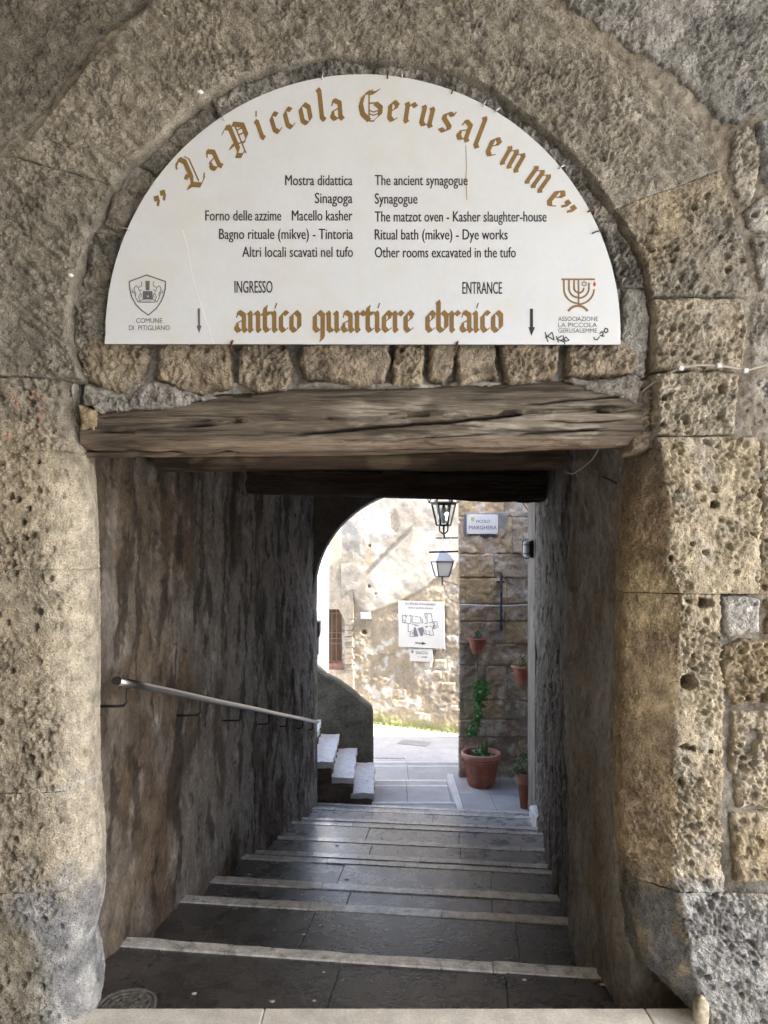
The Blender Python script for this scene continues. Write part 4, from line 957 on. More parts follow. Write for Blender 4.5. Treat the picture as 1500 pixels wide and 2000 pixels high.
for body, x0, x1, y in (('Mostra didattica', 557, 688, 362), ('Sinagoga', 615, 688, 397), ('Forno delle', 401, 492, 431), ('azzime', 498, 549, 431), ('Macello kasher', 570, 688, 431),
                        ('Bagno rituale (mikve) - Tintoria', 428, 689, 467), ('Altri locali scavati nel tufo', 473, 689, 502), ('The ancient synagogue', 732, 913, 362), ('Synagogue', 732, 815, 398),
                        ('The matzot oven - Kasher slaughter-house', 732, 1067, 433), ('Ritual bath (mikve) - Dye works', 732, 991, 468), ('Other rooms excavated in the tufo', 732, 1007, 503),
                        ('INGRESSO', 458, 532, 572), ('ENTRANCE', 903, 980, 574)):
    cap = 20 if y < 550 else 23
    mb = MB(); text_at(mb, body, X_(x0, SY), X_(x1, SY), Z_(y, SY), cap * s_px, LY); mb.build('lettering', M_black, board, label='black condensed line of writing')
mb = MB()
for body, x0, x1, y, cap in (('COMUNE', 266, 317, 631, 9.5), ('DI  PITIGLIANO', 252, 332, 645, 9.5), ('ASSOCIAZIONE', 1090, 1168, 627, 8.5), ('LA PICCOLA', 1090, 1166, 639, 8.5), ('GERUSALEMME', 1090, 1166, 650, 8.5)):
    mb = MB(); text_at(mb, body, X_(x0, SY), X_(x1, SY), Z_(y, SY), cap * s_px, LY); mb.build('lettering', M_grey, board, label='small grey capitals under an emblem')
# arrows
mb = MB()
sign_mesh_polys([[sp(1035, 603), sp(1041, 603), sp(1041, 640), sp(1035, 640)], [sp(1032, 639), sp(1045, 639), sp(1038, 656)]], LY, mb); mb.build('arrow', M_black, board)
mb = MB()
sign_mesh_polys([[sp(386, 603), sp(391, 602), sp(391, 637), sp(387, 637)], [sp(384, 636), sp(394, 636), sp(389, 651)]], LY, mb); mb.build('arrow', M_grey, board, label='worn black arrow left of the writing')
# coat of arms
c2 = lambda x, y: sp(220 + x * 200 / 1500, 520 + y * 170 / 1275)
mb = MB(); sh = [(500, 130), (775, 225), (772, 330), (750, 420), (710, 520), (640, 620), (525, 718), (430, 650), (340, 560), (280, 450), (255, 340), (245, 225), (500, 130)]
strokes([[c2(*p) for p in sh]], 2.3 * s_px, LY, mb)
sign_mesh_polys([[c2(480, 215), c2(545, 215), c2(540, 355), c2(485, 355)], [c2(445, 365), c2(580, 365), c2(595, 480), c2(440, 480)]], LY, mb)
emb = mb.build('emblem', M_grey, board, label='grey shield with a tower between two rampant beasts')
mb = MB()
for sgn in (1, -1):
    m_ = lambda x, y: c2(512 + sgn * (x - 512), y)
    strokes([[m_(315, 320), m_(345, 285), (m_(380, 320)), m_(390, 370), m_(430, 345)], [m_(315, 320), m_(320, 360), m_(345, 400), m_(335, 450), m_(355, 490), m_(375, 530), m_(400, 500), m_(380, 450), m_(410, 390), m_(425, 430), m_(410, 460)],
             [m_(385, 310), m_(425, 290), m_(430, 245), m_(415, 225)], [m_(300, 350), m_(290, 385), m_(320, 385), m_(330, 430)], [m_(400, 525), m_(420, 490), m_(512, 480)], [m_(400, 528), m_(512, 528)]], 1.0 * s_px, LY - .0002, mb)
mb.build('beasts', M_black, emb)
mb = MB(); sign_mesh_polys([[c2(470 + 18 * q, 490), c2(480 + 18 * q, 490), c2(476 + 18 * q, 524), c2(466 + 18 * q, 524)] for q in range(-3, 6)] + [[c2(505, 430), c2(530, 430), c2(530, 455), c2(505, 455)]], LY - .0003, mb); mb.build('tower_detail', M_faint, emb)
# seven-armed candlestick
d2 = lambda x, y: sp(1020 + x * 200 / 1500, 520 + y * 170 / 1275)
mb = MB()
def arc(x0, y0, r, a0, a1, n=12, ky=1.0): return [(x0 + r * math.cos(R(a)), y0 + ky * r * math.sin(R(a))) for a in np.linspace(a0, a1, n)]
for r_, yt in ((215, 195), (140, 195), (65, 195)):
    yb = 395 + (0 if r_ < 100 else 0); yc = {215: 330, 140: 325, 65: 322}[r_]; ky = {215: 1.0, 140: 0.95, 65: 0.95}[r_]
    strokes([[d2(825 - r_, yt), d2(825 - r_, yc)] + [d2(*p) for p in arc(825, yc, r_, 180, 90, 12, ky)]], 3.4 * s_px, LY, mb)
    strokes([[d2(*p) for p in arc(825, yc, r_ + (12 if r_ == 215 else 10), 90, 4, 12, ky)]], 3.4 * s_px, LY, mb)
strokes([[d2(978, 250), d2(975, 330)]], 3.4 * s_px, LY, mb)
strokes([[d2(825, 190), d2(825, 580)], [d2(580, 192), d2(1055, 192)]], 3.2 * s_px, LY, mb)
strokes([[d2(*p) for p in arc(815, 745, 165, 215, 325, 14)]], 4.6 * s_px, LY, mb)
emb2 = mb.build('emblem', M_gold, board, label='bronze seven-armed candlestick over the small capitals')
mb = MB(); sign_mesh_polys([[d2(1058, 220), d2(1078, 255), d2(1075, 285), d2(1055, 300), d2(1040, 285), d2(1038, 258)]], LY, mb); mb.build('flame', M_red, emb2)
mb = MB()
for q in (90, 270): strokes([[d2(907 + 45 * math.cos(R(q + 120 * t)), 258 + 45 * math.sin(R(q + 120 * t))) for t in range(4)]], 0.9 * s_px, LY, mb)
mb.build('star', M_grey, emb2)
# scrawled pen marks, scratch and rust run
mb = MB()
strokes([[d2(335, 970), d2(360, 1060), d2(375, 1105)], [d2(340, 1050), d2(435, 970), d2(450, 1010), d2(465, 1078)], [d2(350, 1015), d2(462, 1080)], [d2(500, 1030), d2(530, 1115)], [d2(575, 1020), d2(505, 1065), d2(600, 1105)], [d2(600, 1020), d2(620, 1140)], [d2(570, 1090), d2(640, 1040), d2(685, 1085), d2(640, 1100), d2(610, 1070)],
         [d2(1048, 1040), d2(1060, 1075), d2(1095, 1080), d2(1130, 1035)], [d2(1140, 1010), d2(1175, 1030)], [d2(1135, 985), d2(1165, 960), d2(1185, 990), d2(1170, 1020), d2(1200, 1025)], [d2(1190, 965), d2(1215, 910), d2(1250, 920), d2(1255, 955), d2(1225, 980), d2(1200, 955)]], 2.1 * s_px, LY - .0002, mb)
mb.build('pen_scrawl', M_black, board, kind='stuff')
mb = MB(); strokes([[sp(357, 449), sp(366, 480), sp(376, 540), sp(394, 600), sp(418, 671)]], 1.0 * s_px, LY, mb); mb.build('scratch', plain('pale_scratch', (0.85, 0.84, 0.78), 0.5), board)
mb = MB(); strokes([[sp(910, 285), sp(911, 330)], [sp(911, 330), sp(910, 350), sp(912, 390)]], 1.1 * s_px, LY - .0001, mb); mb.build('rust_run', plain('rust_run', (0.30, 0.17, 0.09), 0.8), board)
# nails and hooks holding the board
for i, (x, y, an, m_) in enumerate(((437, 232, 110, M_zinc), (630, 152, 80, M_zinc), (250, 449, 160, M_zinc), (757, 150, 85, M_rust), (785, 148, 90, M_zinc), (884, 180, 60, M_rust), (945, 205, 60, M_zinc), (970, 217, 40, M_zinc), (1095, 328, 30, M_zinc), (1130, 364, 20, M_rust), (1161, 455, 20, M_rust), (452, 672, 270, M_rust), (891, 674, 270, M_rust), (1152, 413, 20, M_rust))):
    x0, z0 = sp(x, y); ca, sa = math.cos(R(an)), math.sin(R(an)); L_ = 0.016
    b = MB().tube([(x0 - ca * .009, SY - .003, z0 - sa * .009), (x0, SY - .008, z0), (x0 + ca * L_, SY - .004, z0 + sa * L_), (x0 + ca * (L_ + .012), SY + .05, z0 + sa * (L_ + .012))], 0.0024, 6)
    if m_ is M_rust and y > 600: b.tube([(x0 + .006, SY - .004, z0 + .012), (x0 + .002, SY - .008, z0 - .006), (x0 - .002, SY - .004, z0 - .02)], 0.0026, 6)
    b.build('hook', m_, board, smooth=True)

# cobweb-like white tufts of old filler beside the ring
for x, y, s_, lb in ((390, 180, 0.011, 'white blob of filler on the ring above the board, to the left'), (138, 538, 0.010, 'white blob of filler in the joint left of the board')):
    p = at(x, y, FACE - .004); b = MB().lathe([(0, -.5), (.5, -.35), (.8, 0), (.5, .4), (0, .5)], 10); V = np.array(b.V) * s_ * 1.3
    V = V * (1 + 0.5 * fbm(V * 40, 0.4, 3, int(x)))[:, None] + p; b.V = [tuple(v) for v in V]
    b.build('filler', plain('white_filler', (0.75, 0.75, 0.77), 0.8), facade, smooth=True)

# ------------------------------------------------------------------ cable over the corner of the doorway
cb = thing('electric_cable', tuple(at(1325, 720, FACE)), 'thin grey electric cable clipped over the upper right corner of the doorway', 'cable')
cp = [(1620, 740, 2.49), (1540, 722, 2.478), (1500, 712, 2.478), (1462, 723, 2.478), (1430, 718, 2.475), (1400, 714, 2.472), (1365, 713, 2.475), (1330, 718, 2.474), (1300, 732, 2.50), (1270, 752, 2.535), (1248, 770, 2.565), (1238, 785, 2.57), (1236, 812, 2.57), (1232, 842, 2.572), (1220, 862, 2.578), (1205, 868, 2.59), (1190, 866, 2.62), (1178, 862, 2.68)]
b = MB().tube([at(*p) for p in cp], 0.0034, 8); b.build('cable', M_cable, cb, smooth=True)
cp2 = [(1178, 855, 2.75), (1170, 875, 2.80), (1158, 896, 2.85), (1140, 912, 2.95), (1120, 925, 3.1), (1108, 924, 3.2), (1102, 915, 3.35)]
b = MB().tube([at(*p) for p in cp2], 0.0032, 8); b.build('cable', M_cable, cb, smooth=True)
for x, y, Y, an in ((1404, 714, 2.468, 0), (1330, 719, 2.468, 15), (1232, 784, 2.566, 60), (1456, 724, 2.472, 90)):
    p = at(x, y, Y); MB().box(-.008, .008, -.006, .006, -.008, .008, .002, Matrix.Translation(tuple(p)) @ Matrix.Rotation(R(an), 4, 'Y')).build('clip', M_clip, cb)
nl = thing('rusty_nail', tuple(at(1190, 936, 2.9)), 'rusty iron pin sticking out of the right reveal below the cable', 'nail')
MB().tube([at(1180, 932, 2.92), at(1204, 944, 2.80)], 0.0035, 6).build('shank', M_rust, nl); MB().tube([at(1180, 932, 2.93), at(1178.5, 931, 2.905)], 0.006, 8).build('head', M_rust, nl)

# ------------------------------------------------------------------ beyond the passage: landing, steps, street
land = thing('landing', (1.2, 9.4, LAND), 'grey slab landing at the foot of the stairway where the big pot stands', 'paving', kind='structure')
LM = Matrix.Translation((0, 0, 0))
xs_ = [0.955, 1.34, 1.72, 2.1]
for a, b2 in zip(xs_[:-1], xs_[1:]):
    for c, d in ((8.66, 9.35), (9.355, 10.2)):
        MB().box(a, b2 - .004, c, d - .004, -1.75, LAND + random.uniform(-.001, .001), 0.003).build('slab', M_pave, land)
MB().box(0.87, 0.95, 8.70, 10.2, -1.76, LAND + 0.004, 0.003).build('edge_strip', M_paveline, land)
for a, b2 in ((-1.4, -0.2), (-0.196, 0.86)):
    MB().box(a, b2, 8.66, 8.98, -1.78, LAND - .001, 0.003).build('slab', M_pave, land)
    MB().box(a, b2, 8.985, 9.06, -1.78, LAND + 0.004, 0.003).build('edge_strip', M_paveline, land)
low = thing('yard_steps', (0.3, 10.2, -1.75), 'three low broad grey steps with pale edges leading down to the sunny street', 'steps', kind='structure')
for (y0, y1, z) in ((9.065, 10.27, -1.55), (10.275, 11.53, -1.65)):
    for a, b2 in ((-1.3, -0.45), (-0.446, 0.30), (0.304, 0.86)) if y0 < 9.2 else ((-1.6, -0.6), (-0.596, 0.35), (0.354, 1.25)):
        MB().box(a, b2, y0, y1 - 0.30, z - .3, z, 0.003).build('slab', M_pave, low)
        MB().box(a, b2, y1 - 0.296, y1 - .235, z - .3, z + .003, 0.003).build('edge_strip', M_paveline, low)
        MB().box(a, b2, y1 - 0.23, y1 - .085, z - .3, z, 0.003).build('slab', M_pave, low)
        MB().box(a, b2, y1 - 0.08, y1, z - .3, z + .003, 0.003).build('edge_strip', M_paveline, low)
street = MB().add([(-40, 8.7, -1.75), (40, 8.7, -1.75), (40, 80, -1.75), (-40, 80, -1.75)], [(0, 1, 2, 3)]).build('street', M_ground, label='pale sunlit paving of the street', kind='structure')
MB().add([(-40, -60, -.04), (40, -60, -.04), (40, 2.6, -.04), (-40, 2.6, -.04)], [(0, 1, 2, 3)]).build('ground', surf('alley_ground', (0.34, 0.32, 0.29), size=0.5), label='alley ground in front of the wall', kind='structure')
# drains
def drain(x0, x1, y, z, n, label, hw=0.06):
    t = thing('drain_grate', ((x0 + x1) / 2, y, z), label, 'drain')
    MB().box(x0, x1, y - hw, y + hw, z + .001, z + .004).build('channel', M_iron, t)
    for q in range(n + 1):
        x = x0 + (x1 - x0) * q / n; MB().box(x - .012, x + .012, y - hw, y + hw, z + .0045, z + .010, 0).build('bar', M_paveline, t)
    for s_ in (-1, 1): MB().box(x0 - .012, x1 + .012, y + s_ * hw - .006, y + s_ * hw + .006, z + .0048, z + .012).build('frame', M_paveline, t)
drain(-0.35, 0.34, 12.1, -1.75, 17, 'slotted drain grate at the foot of the low steps, beside the parapet', 0.045)
t = thing('drain_grate', (0.55, 13.0, -1.745), 'pale drain grate in the sunny part of the street', 'drain')
for q in range(12): MB().box(-.28 + q * .045, -.28 + q * .045 + .020, -.16, .16, 0, .010, 0, Matrix.Rotation(-R(22), 4, 'Z')).build('bar', M_pave, t, loc=(0, 0, 0))

# --- stone steps going up to the left and their parapet
ost = thing('stone_steps', (-0.6, 9.5, LAND), 'old pitted travertine steps climbing left, just beyond the arch', 'steps')
def worn_box(x0, x1, y0, y1, z0, z1, mat, name, seed, par, amp=0.026, res=0.024):
    """a box with gridded, worn faces"""
    b = MB()
    def face(o, du, dv, nu, nv):
        q = len(b.V)
        for i in range(nu + 1):
            for j in range(nv + 1): b.V.append(tuple(np.array(o) + np.array(du) * i / nu + np.array(dv) * j / nv))
        for i in range(nu):
            for j in range(nv): a = q + i * (nv + 1) + j; b.F.append((a, a + nv + 1, a + nv + 2, a + 1))
    nx, ny, nz = [max(2, int(abs(d) / res)) for d in (x1 - x0, y1 - y0, z1 - z0)]
    face((x0, y0, z0), (x1 - x0, 0, 0), (0, 0, z1 - z0), nx, nz); face((x0, y1, z0), (0, 0, z1 - z0), (x1 - x0, 0, 0), nz, nx)
    face((x0, y0, z1), (x1 - x0, 0, 0), (0, y1 - y0, 0), nx, ny); face((x0, y0, z0), (0, y1 - y0, 0), (x1 - x0, 0, 0), ny, nx)
    face((x0, y0, z0), (0, 0, z1 - z0), (0, y1 - y0, 0), nz, ny); face((x1, y0, z0), (0, y1 - y0, 0), (0, 0, z1 - z0), ny, nz)
    V = np.array(b.V); V = V + amp * np.stack([fbm(V, 0.12, 3, seed), fbm(V, 0.12, 3, seed + 1), 0.6 * fbm(V, 0.12, 3, seed + 2)], -1)
    b.V = [tuple(v) for v in V]; return b.build(name, mat, par, smooth=False)
tr = [(-0.375, -0.125, -1.27, 8.84), (-0.62, -0.365, -1.075, 8.82), (-0.86, -0.61, -0.875, 8.76), (-1.10, -0.85, -0.68, 8.72)]
for i, (a, b2, z, yf) in enumerate(tr):
    worn_box(a - 0.02, b2, yf, 10.12, z - 0.070, z, M_steptop, 'tread', 950 + 5 * i, ost)
    worn_box(a - (0.0 if i < 3 else .2), b2 - 0.015, yf + 0.018, 10.1, -1.75, z - 0.060, M_stepside, 'riser', 970 + 5 * i, ost, 0.030)
for (x0, x1, z0, z1) in ((-0.86, -0.42, -1.44, -1.33), (-0.40, -0.15, -1.44, -1.34), (-0.86, -0.66, -1.31, -1.21), (-0.64, -0.40, -1.30, -1.22), (-0.86, -0.66, -1.11, -0.97)):
    worn_box(x0, x1, 8.82, 8.88, z0, z1, M_stepside, 'stone', int(z0 * -900), ost, 0.014)
pp = thing('parapet', (-0.5, 10.2, -1.75), 'grey-green rendered parapet sloping down beside the travertine steps', 'wall')
prof = [(-1.35, -1.8)] + [(-1.35, .42), (-0.96, .06 + .01), (-0.80, -0.06), (-0.60, -0.17), (-0.42, -0.30), (-0.30, -0.41), (-0.20, -0.49), (-0.165, -0.53), (-0.15, -0.60), (-0.145, -1.0), (-0.15, -1.8)]
b = MB(); k_ = len(prof)
for dy, ins in ((0, 0.03), (0.035, 0.0), (0.20, 0.0), (0.235, 0.03)):
    for (x, z) in prof: b.V.append((x - (ins if x > -1.3 else 0) * (1 if z > -1.7 else 1), 10.12 + dy, z - (ins * .6 if z > -1.7 else 0)))
for L_ in range(3):
    for i in range(k_ - 1): b.F.append((L_ * k_ + i, L_ * k_ + i + 1, (L_ + 1) * k_ + i + 1, (L_ + 1) * k_ + i))
b.F += [tuple(range(k_)), tuple(range(4 * k_ - 1, 3 * k_ - 1, -1))]
b.build('wall', M_parapet, pp)

# --- the tufa pier with the street name
PY = 10.05
pier = thing('corner_pier', (1.5, PY, LAND), 'brown tufa block corner wall in the shade carrying the street name plate', 'wall')
PM = (0.215, 0.17, 0.12)
hh_ = 3.4; fpr = [(1.03, PY + .03), (1.03, 12.25), (7.0, 9.15), (7.0, PY + .03)]
fpr = [(1.032, PY + .014), (5.0, PY + .014), (5.0, 10.1), (1.25, 11.80)]
MB().add([(x, y, -1.8) for x, y in fpr] + [(x, y, hh_) for x, y in fpr], [(0, 1, 5, 4), (1, 2, 6, 5), (2, 3, 7, 6), (3, 0, 4, 7), (4, 5, 6, 7)]).build('core', surf('pier_mortar', (0.42, 0.36, 0.29), size=0.1), pier)
yh2 = thing('yard_shade_house', (4.5, 9.4, LAND), 'unseen house added right of the yard to keep the sun off the pier', 'building')
MB().box(3.0, 7.0, 8.675, PY + .02, -1.8, 4.9).build('wall', surf('light_house_render', (0.55, 0.52, 0.46), size=0.5), yh2)  # added wall blocks sun from the pier; its pale render bounces light back
MB().box(2.102, 3.0, 8.67, PY + .02, -1.8, LAND - .01).build('floor', M_pave, yh2)
rows_ = [(860, 975, [897, 990, 1062]), (975, 1010, [897, 985, 1062]), (1010, 1082, [897, 1000, 1062]), (1082, 1129, [897, 965, 1062]), (1129, 1180, [897, 990, 1062]), (1180, 1214, [897, 985, 1062]), (1214, 1258, [897, 938, 985, 1062]),
         (1258, 1300, [897, 960, 1062]), (1300, 1368, [897, 948, 990, 1062]), (1368, 1405, [897, 986, 1062]), (1405, 1440, [897, 965, 1062]), (1440, 1480, [897, 950, 1010, 1062]), (1480, 1530, [897, 975, 1062])]
pal = [(0.33, 0.26, 0.18), (0.41, 0.32, 0.20), (0.39, 0.31, 0.23), (0.44, 0.33, 0.25), (0.39, 0.34, 0.28), (0.45, 0.34, 0.20)]
kk = 0
for y0, y1, xsx in rows_:
    for a, b2 in zip(xsx[:-1], xsx[1:]):
        q = pal[(kk * 7 + 3) % 6]; q2 = pal[(kk * 5 + 1) % 6]
        face_stone([(a + .5, y0 + .5), (b2 - .5, y0 + .5), (b2 - .5, y1 - .5), (a + .5, y1 - .5)], PY, (lambda P, q=q, q2=q2, kk=kk: mixc(q, q2, sm(-.3, .3, fbm(P, 0.15, 3, 980 + kk)))),
                   lambda P, s: 0.030 * fbm(P, 0.14, 3, s) + 0.016 * fbm(P, 0.045, 3, s + 1), rnd=0.007, res=0.017, seed=1000 + kk, parent=pier, mat=M_pier, wob=0.016, keepmin=-0.02, steep=3); kk += 1

# --- far sunlit wall
fdir = np.array([0.887, -0.461, 0]); fn = np.array([-0.461, -0.887, 0]); f0 = np.array([-0.2, 14.57, 0.0])
def fw(px, py, off=0.0):
    """point of the photograph on the far wall (plane through f0), brought forward by off metres"""
    ray = np.array([(px - 750) / F, 1.0, -(py - YH) / F]); o = np.array([0, 0, EYE])
    t = np.dot(f0 + fn * off - o, fn) / np.dot(ray, fn); return o + ray * t
def fw_uv(px, py): p = fw(px, py); return float(np.dot(p - f0, fdir)), float(p[2])
farw = thing('far_wall', tuple(f0 + np.array([0, 0, -1.75])), 'sunlit wall of peeling cream plaster and tufa blocks across the street', 'wall')
u0, u1 = fw_uv(668, 1300)[0], 4.2
res = 0.02
u = np.arange(u0, u1, res); z = np.arange(-1.8, 4.6, res)
U, Zg = np.meshgrid(u, z, indexing='ij')
P = f0[None, None, :] + U[..., None] * fdir; P = np.array(P); P[..., 2] = Zg
Pl = P.copy()
ppx = 750 + P[..., 0] * F / P[..., 1]; ppy = YH + (EYE - P[..., 2]) * F / P[..., 1]
wobx = 14 * fbm(P, 0.35, 4, 1101)
plb = np.interp(ppx, [640, 690, 700, 712, 740, 780, 830, 865, 900], [1195, 1150, 1185, 1195, 1192, 1170, 1150, 1130, 1100])     # lower limit of the plaster coat
plast = sm(3, -3, ppy - plb + wobx)
hole1 = sm(14, 9, np.hypot((ppx - 771) * 1.3, (ppy - 1020) * 0.55) + 5 * fbm(P, 0.1, 3, 1102))
plast = plast * (1 - hole1)
scar = sm(7, 2, np.abs((ppx - 702) * 0.70 + (ppy - 1134) * 0.71 + 3 * fbm(P, 0.2, 3, 1104))) * sm(695, 720, ppx) * sm(815, 790, ppx)
c = tufa_rgb(P, (0.36, 0.29, 0.195), (0.29, 0.235, 0.165), 1110, 0.35, 0.35)
wh = sm(0.05, 0.30, fbm(P, 0.16, 4, 1111)); c = mixc(c, (0.58, 0.55, 0.48), wh * 0.75 * sm(1210, 1260, ppy) * sm(1400, 1370, ppy))  # white blotches paint sun highlights onto the lower masonry
pcol = mixc((0.46, 0.405, 0.325), (0.33, 0.28, 0.215), sm(-0.2, 0.4, fbm(P, 0.45, 4, 1112)))
pcol = mixc(pcol, (0.26, 0.25, 0.215), sm(0.0, 0.35, fbm(P, 0.3, 4, 1113)) * sm(1080, 1130, ppy) * sm(770, 800, ppx) * 0.9)
pcol = mixc(pcol, (0.36, 0.25, 0.13), sm(30, 12, np.hypot((ppx - 722) * 3, ppy - 1085)) * 0.6)
c = mixc(c, pcol, plast); c = mixc(c, (0.19, 0.16, 0.125), scar * 0.8)
base_py = np.interp(ppx, [730, 897], [1412, 1432])
c = mixc(c, (0.30, 0.30, 0.12), sm(30, 4, base_py - ppy + 12 * fbm(P, 0.2, 3, 1115)) * 0.75)
d = 0.030 * plast + 0.024 * fbm(P, 0.4, 3, 1120) + 0.010 * fbm(P, 0.09, 3, 1121) * (1 - 0.6 * plast) + 0.012 * fbm(P, 0.05, 3, 1122) * (1 - plast) - 0.02 * scar
for hx, hy, rr in ((711, 1235, 5), (723, 1066, 3), (722, 1145, 3), (735, 1160, 2)): d = d - 0.10 * sm(rr, rr * .6, np.hypot(ppx - hx, ppy - hy))
wx0, wx1, wy0, wy1 = 642, 673, 1190, 1312
g_ = grid_mesh('plaster', P + fn * d[..., None], None, c); link('plaster', g_, M_farwall, farw)
# masonry blocks in the lower part
kb = 0
rngb = random.Random(11)
for r_ in range(9):
    za = -1.62 + r_ * 0.205; uu = 0.02 + rngb.random() * 0.25
    while uu < 1.62:
        wd = rngb.uniform(0.26, 0.46)
        uc = uu + wd / 2; pxm = 750 + (f0 + fdir * uc)[0] * F / (f0 + fdir * uc)[1]; pym = YH + (EYE - za - .1) * F / (f0 + fdir * uc)[1]
        if rngb.random() < 0.38 and pxm < 897 and pym > np.interp(pxm, [730, 780, 870, 897], [1215, 1290, 1275, 1230]) + 10:
            n_u, n_v = int(wd / .022), 9
            uu_ = np.linspace(0, wd - .012, n_u); vv_ = np.linspace(0, 0.193, n_v); A, B = np.meshgrid(uu_, vv_, indexing='ij')
            Q = f0 + (A + uu)[..., None] * fdir; Q = np.array(Q); Q[..., 2] = B + za
            e = np.minimum(np.minimum(A, wd - .012 - A), np.minimum(B, .193 - B)) + 0.022 * fbm(Q, 0.07, 3, kb)
            dd = 0.010 - 0.034 * (1 - np.clip(e / 0.028, 0, 1)) ** 2 + 0.014 * fbm(Q, 0.07, 3, 1200 + kb)
            cc = tufa_rgb(Q, (0.37, 0.30, 0.205), (0.30, 0.24, 0.17), 1210 + kb, 0.2, 0.3)
            cc = mixc(cc, (0.58, 0.55, 0.48), sm(0.0, 0.3, fbm(Q, 0.12, 4, 1111)) * 0.7)  # same painted sun highlights on the single blocks
            bp = np.interp(750 + Q[..., 0] * F / Q[..., 1], [730, 897], [1412, 1432]); cc = mixc(cc, (0.30, 0.30, 0.12), sm(30, 4, bp - (YH + (EYE - Q[..., 2]) * F / Q[..., 1])) * 0.7)
            link('stone', grid_mesh('stone', Q + fn * dd[..., None], None, cc), M_farwall, farw)
            kb += 1
        uu += wd
# moss tuft line at its foot
b = MB(); rm_ = random.Random(5)
for q in range(420):
    uu = rm_.uniform(-0.1, 1.9); p = f0 + fdir * uu + fn * rm_.uniform(0.02, 0.09); h = rm_.uniform(.01, .05); w = rm_.uniform(.01, .03); a = rm_.uniform(0, 3.1)
    b.add([(p[0] - w * math.cos(a), p[1] - w * math.sin(a), -1.75), (p[0] + w * math.cos(a), p[1] + w * math.sin(a), -1.75), (p[0], p[1], -1.75 + h)], [(0, 1, 2)])
b.build('weeds', M_moss, label='low moss and weeds along the foot of the far wall', cat='weeds', kind='stuff')

# left part of the far side: pillar with the barred window, white house with the railing
ww = thing('window_wall', tuple(fw(655, 1430)), 'tufa wall with an arched opening closed by brown bars, left of the far wall', 'wall')
def uvp(px, py, off): return tuple(fw(px, py, off))
def fslab(poly_px, off0, off1, mat, name, par, **k):
    """polygon on the far wall plane, between two offsets towards the street"""
    n = len(poly_px); V = [uvp(x, y, off1) for x, y in poly_px] + [tuple(np.array(uvp(x, y, off1)) - fn * (off1 - off0)) for x, y in poly_px]
    Fs = [tuple(range(n)), tuple(range(2 * n - 1, n - 1, -1))] + [(i, i + n, (i + 1) % n + n, (i + 1) % n) for i in range(n)]
    return MB().add(V, Fs).build(name, mat, par, **k)
M_ft = surf('pale_tufa', (0.36, 0.30, 0.22), var=0.2, size=0.12, fine=0.03, bump=0.7, bdist=0.012, bsize=0.04)
fslab([(600, 1190), (662, 1190), (668, 1202), (673, 1212), (690, 1208), (690, 1070), (640, 1108), (600, 1120)], -0.3, 0.03, M_ft, 'wall', ww)
fslab([(600, 1309), (690, 1309), (690, 1440), (600, 1440)], -0.3, 0.035, M_ft, 'wall', ww)
rj = random.Random(8)
for q in range(9):
    y0 = 1210 + q * 11; fslab([(673, y0 + .4), (688 + rj.uniform(-1, 3), y0 + .4), (688 + rj.uniform(-1, 3), y0 + 10.4), (673, y0 + 10.4)], -0.25, 0.045 + rj.uniform(-.01, .01), M_ft, 'brick', ww)
fslab([(600, 1180), (680, 1180), (680, 1320), (600, 1320)], -0.50, -0.36, M_door, 'door', ww)
fslab([(640, 1296), (676, 1296), (676, 1309), (640, 1309)], -0.35, -0.02, surf('red_sill', (0.34, 0.17, 0.12), size=0.1), 'sill', ww)
wg = thing('window_grille', tuple(fw(657, 1300, -0.1)), 'brown iron grille closing the arched opening behind the parapet', 'window grille')
for x in (648, 657.5, 667.5):
    MB().tube([uvp(x, 1190, -0.06), uvp(x, 1300, -0.06)], 0.011, 6).build('bar', M_brownmetal, wg)
for x in (645, 651, 654.5, 661, 664.5, 671):
    MB().tube([uvp(x, 1252, -0.08), uvp(x, 1300, -0.08)], 0.005, 5).build('bar', M_brownmetal, wg)
for y in (1198, 1236, 1247, 1257, 1291, 1301):
    MB().tube([uvp(641, y, -0.055), uvp(674, y, -0.055)], 0.009, 6).build('bar', M_brownmetal, wg)
wh_ = thing('white_house', (-1.9, 12.5, -1.75), 'bright white rendered house wall at the left behind the railing', 'building')
pA = at(642, 1300, 13.6); pB = at(596, 1300, 11.2)
MB().add([(pA[0], pA[1], -1.8), (pB[0] - .6, pB[1], -1.8), (pB[0] - .6, pB[1], 3.0), (pA[0], pA[1], 3.0), (pA[0] - 2.5, pA[1] + .2, -1.8), (pA[0] - 2.5, pA[1] + .2, 3.0), (pB[0] - 2.8, pB[1], -1.8), (pB[0] - 2.8, pB[1], 3.0)],
         [(0, 1, 2, 3)[::-1], (0, 3, 5, 4)[::-1], (1, 6, 7, 2), (3, 2, 7, 5)[::-1]]).build('wall', M_white, wh_)
rg = thing('white_railing', tuple(at(625, 1330, 11.6)), 'white metal railing with hooked bar tops above the parapet, left of the barred window', 'railing')
for q in range(12):
    s_ = q / 11; x = 611 + 28 * s_; Y = 10.9 + 2.0 * s_; yt = 1222 - 38 * s_; ybm = 1292 + 38 * s_
    if q < 3: ybm = 1290 + 4 * q
    p = [at(x, ybm, Y), at(x, yt, Y), at(x - 2.0, yt - 6, Y), at(x - 6.0, yt - 10, Y)]
    MB().tube(p, 0.007, 5).build('bar', M_white_metal, rg)
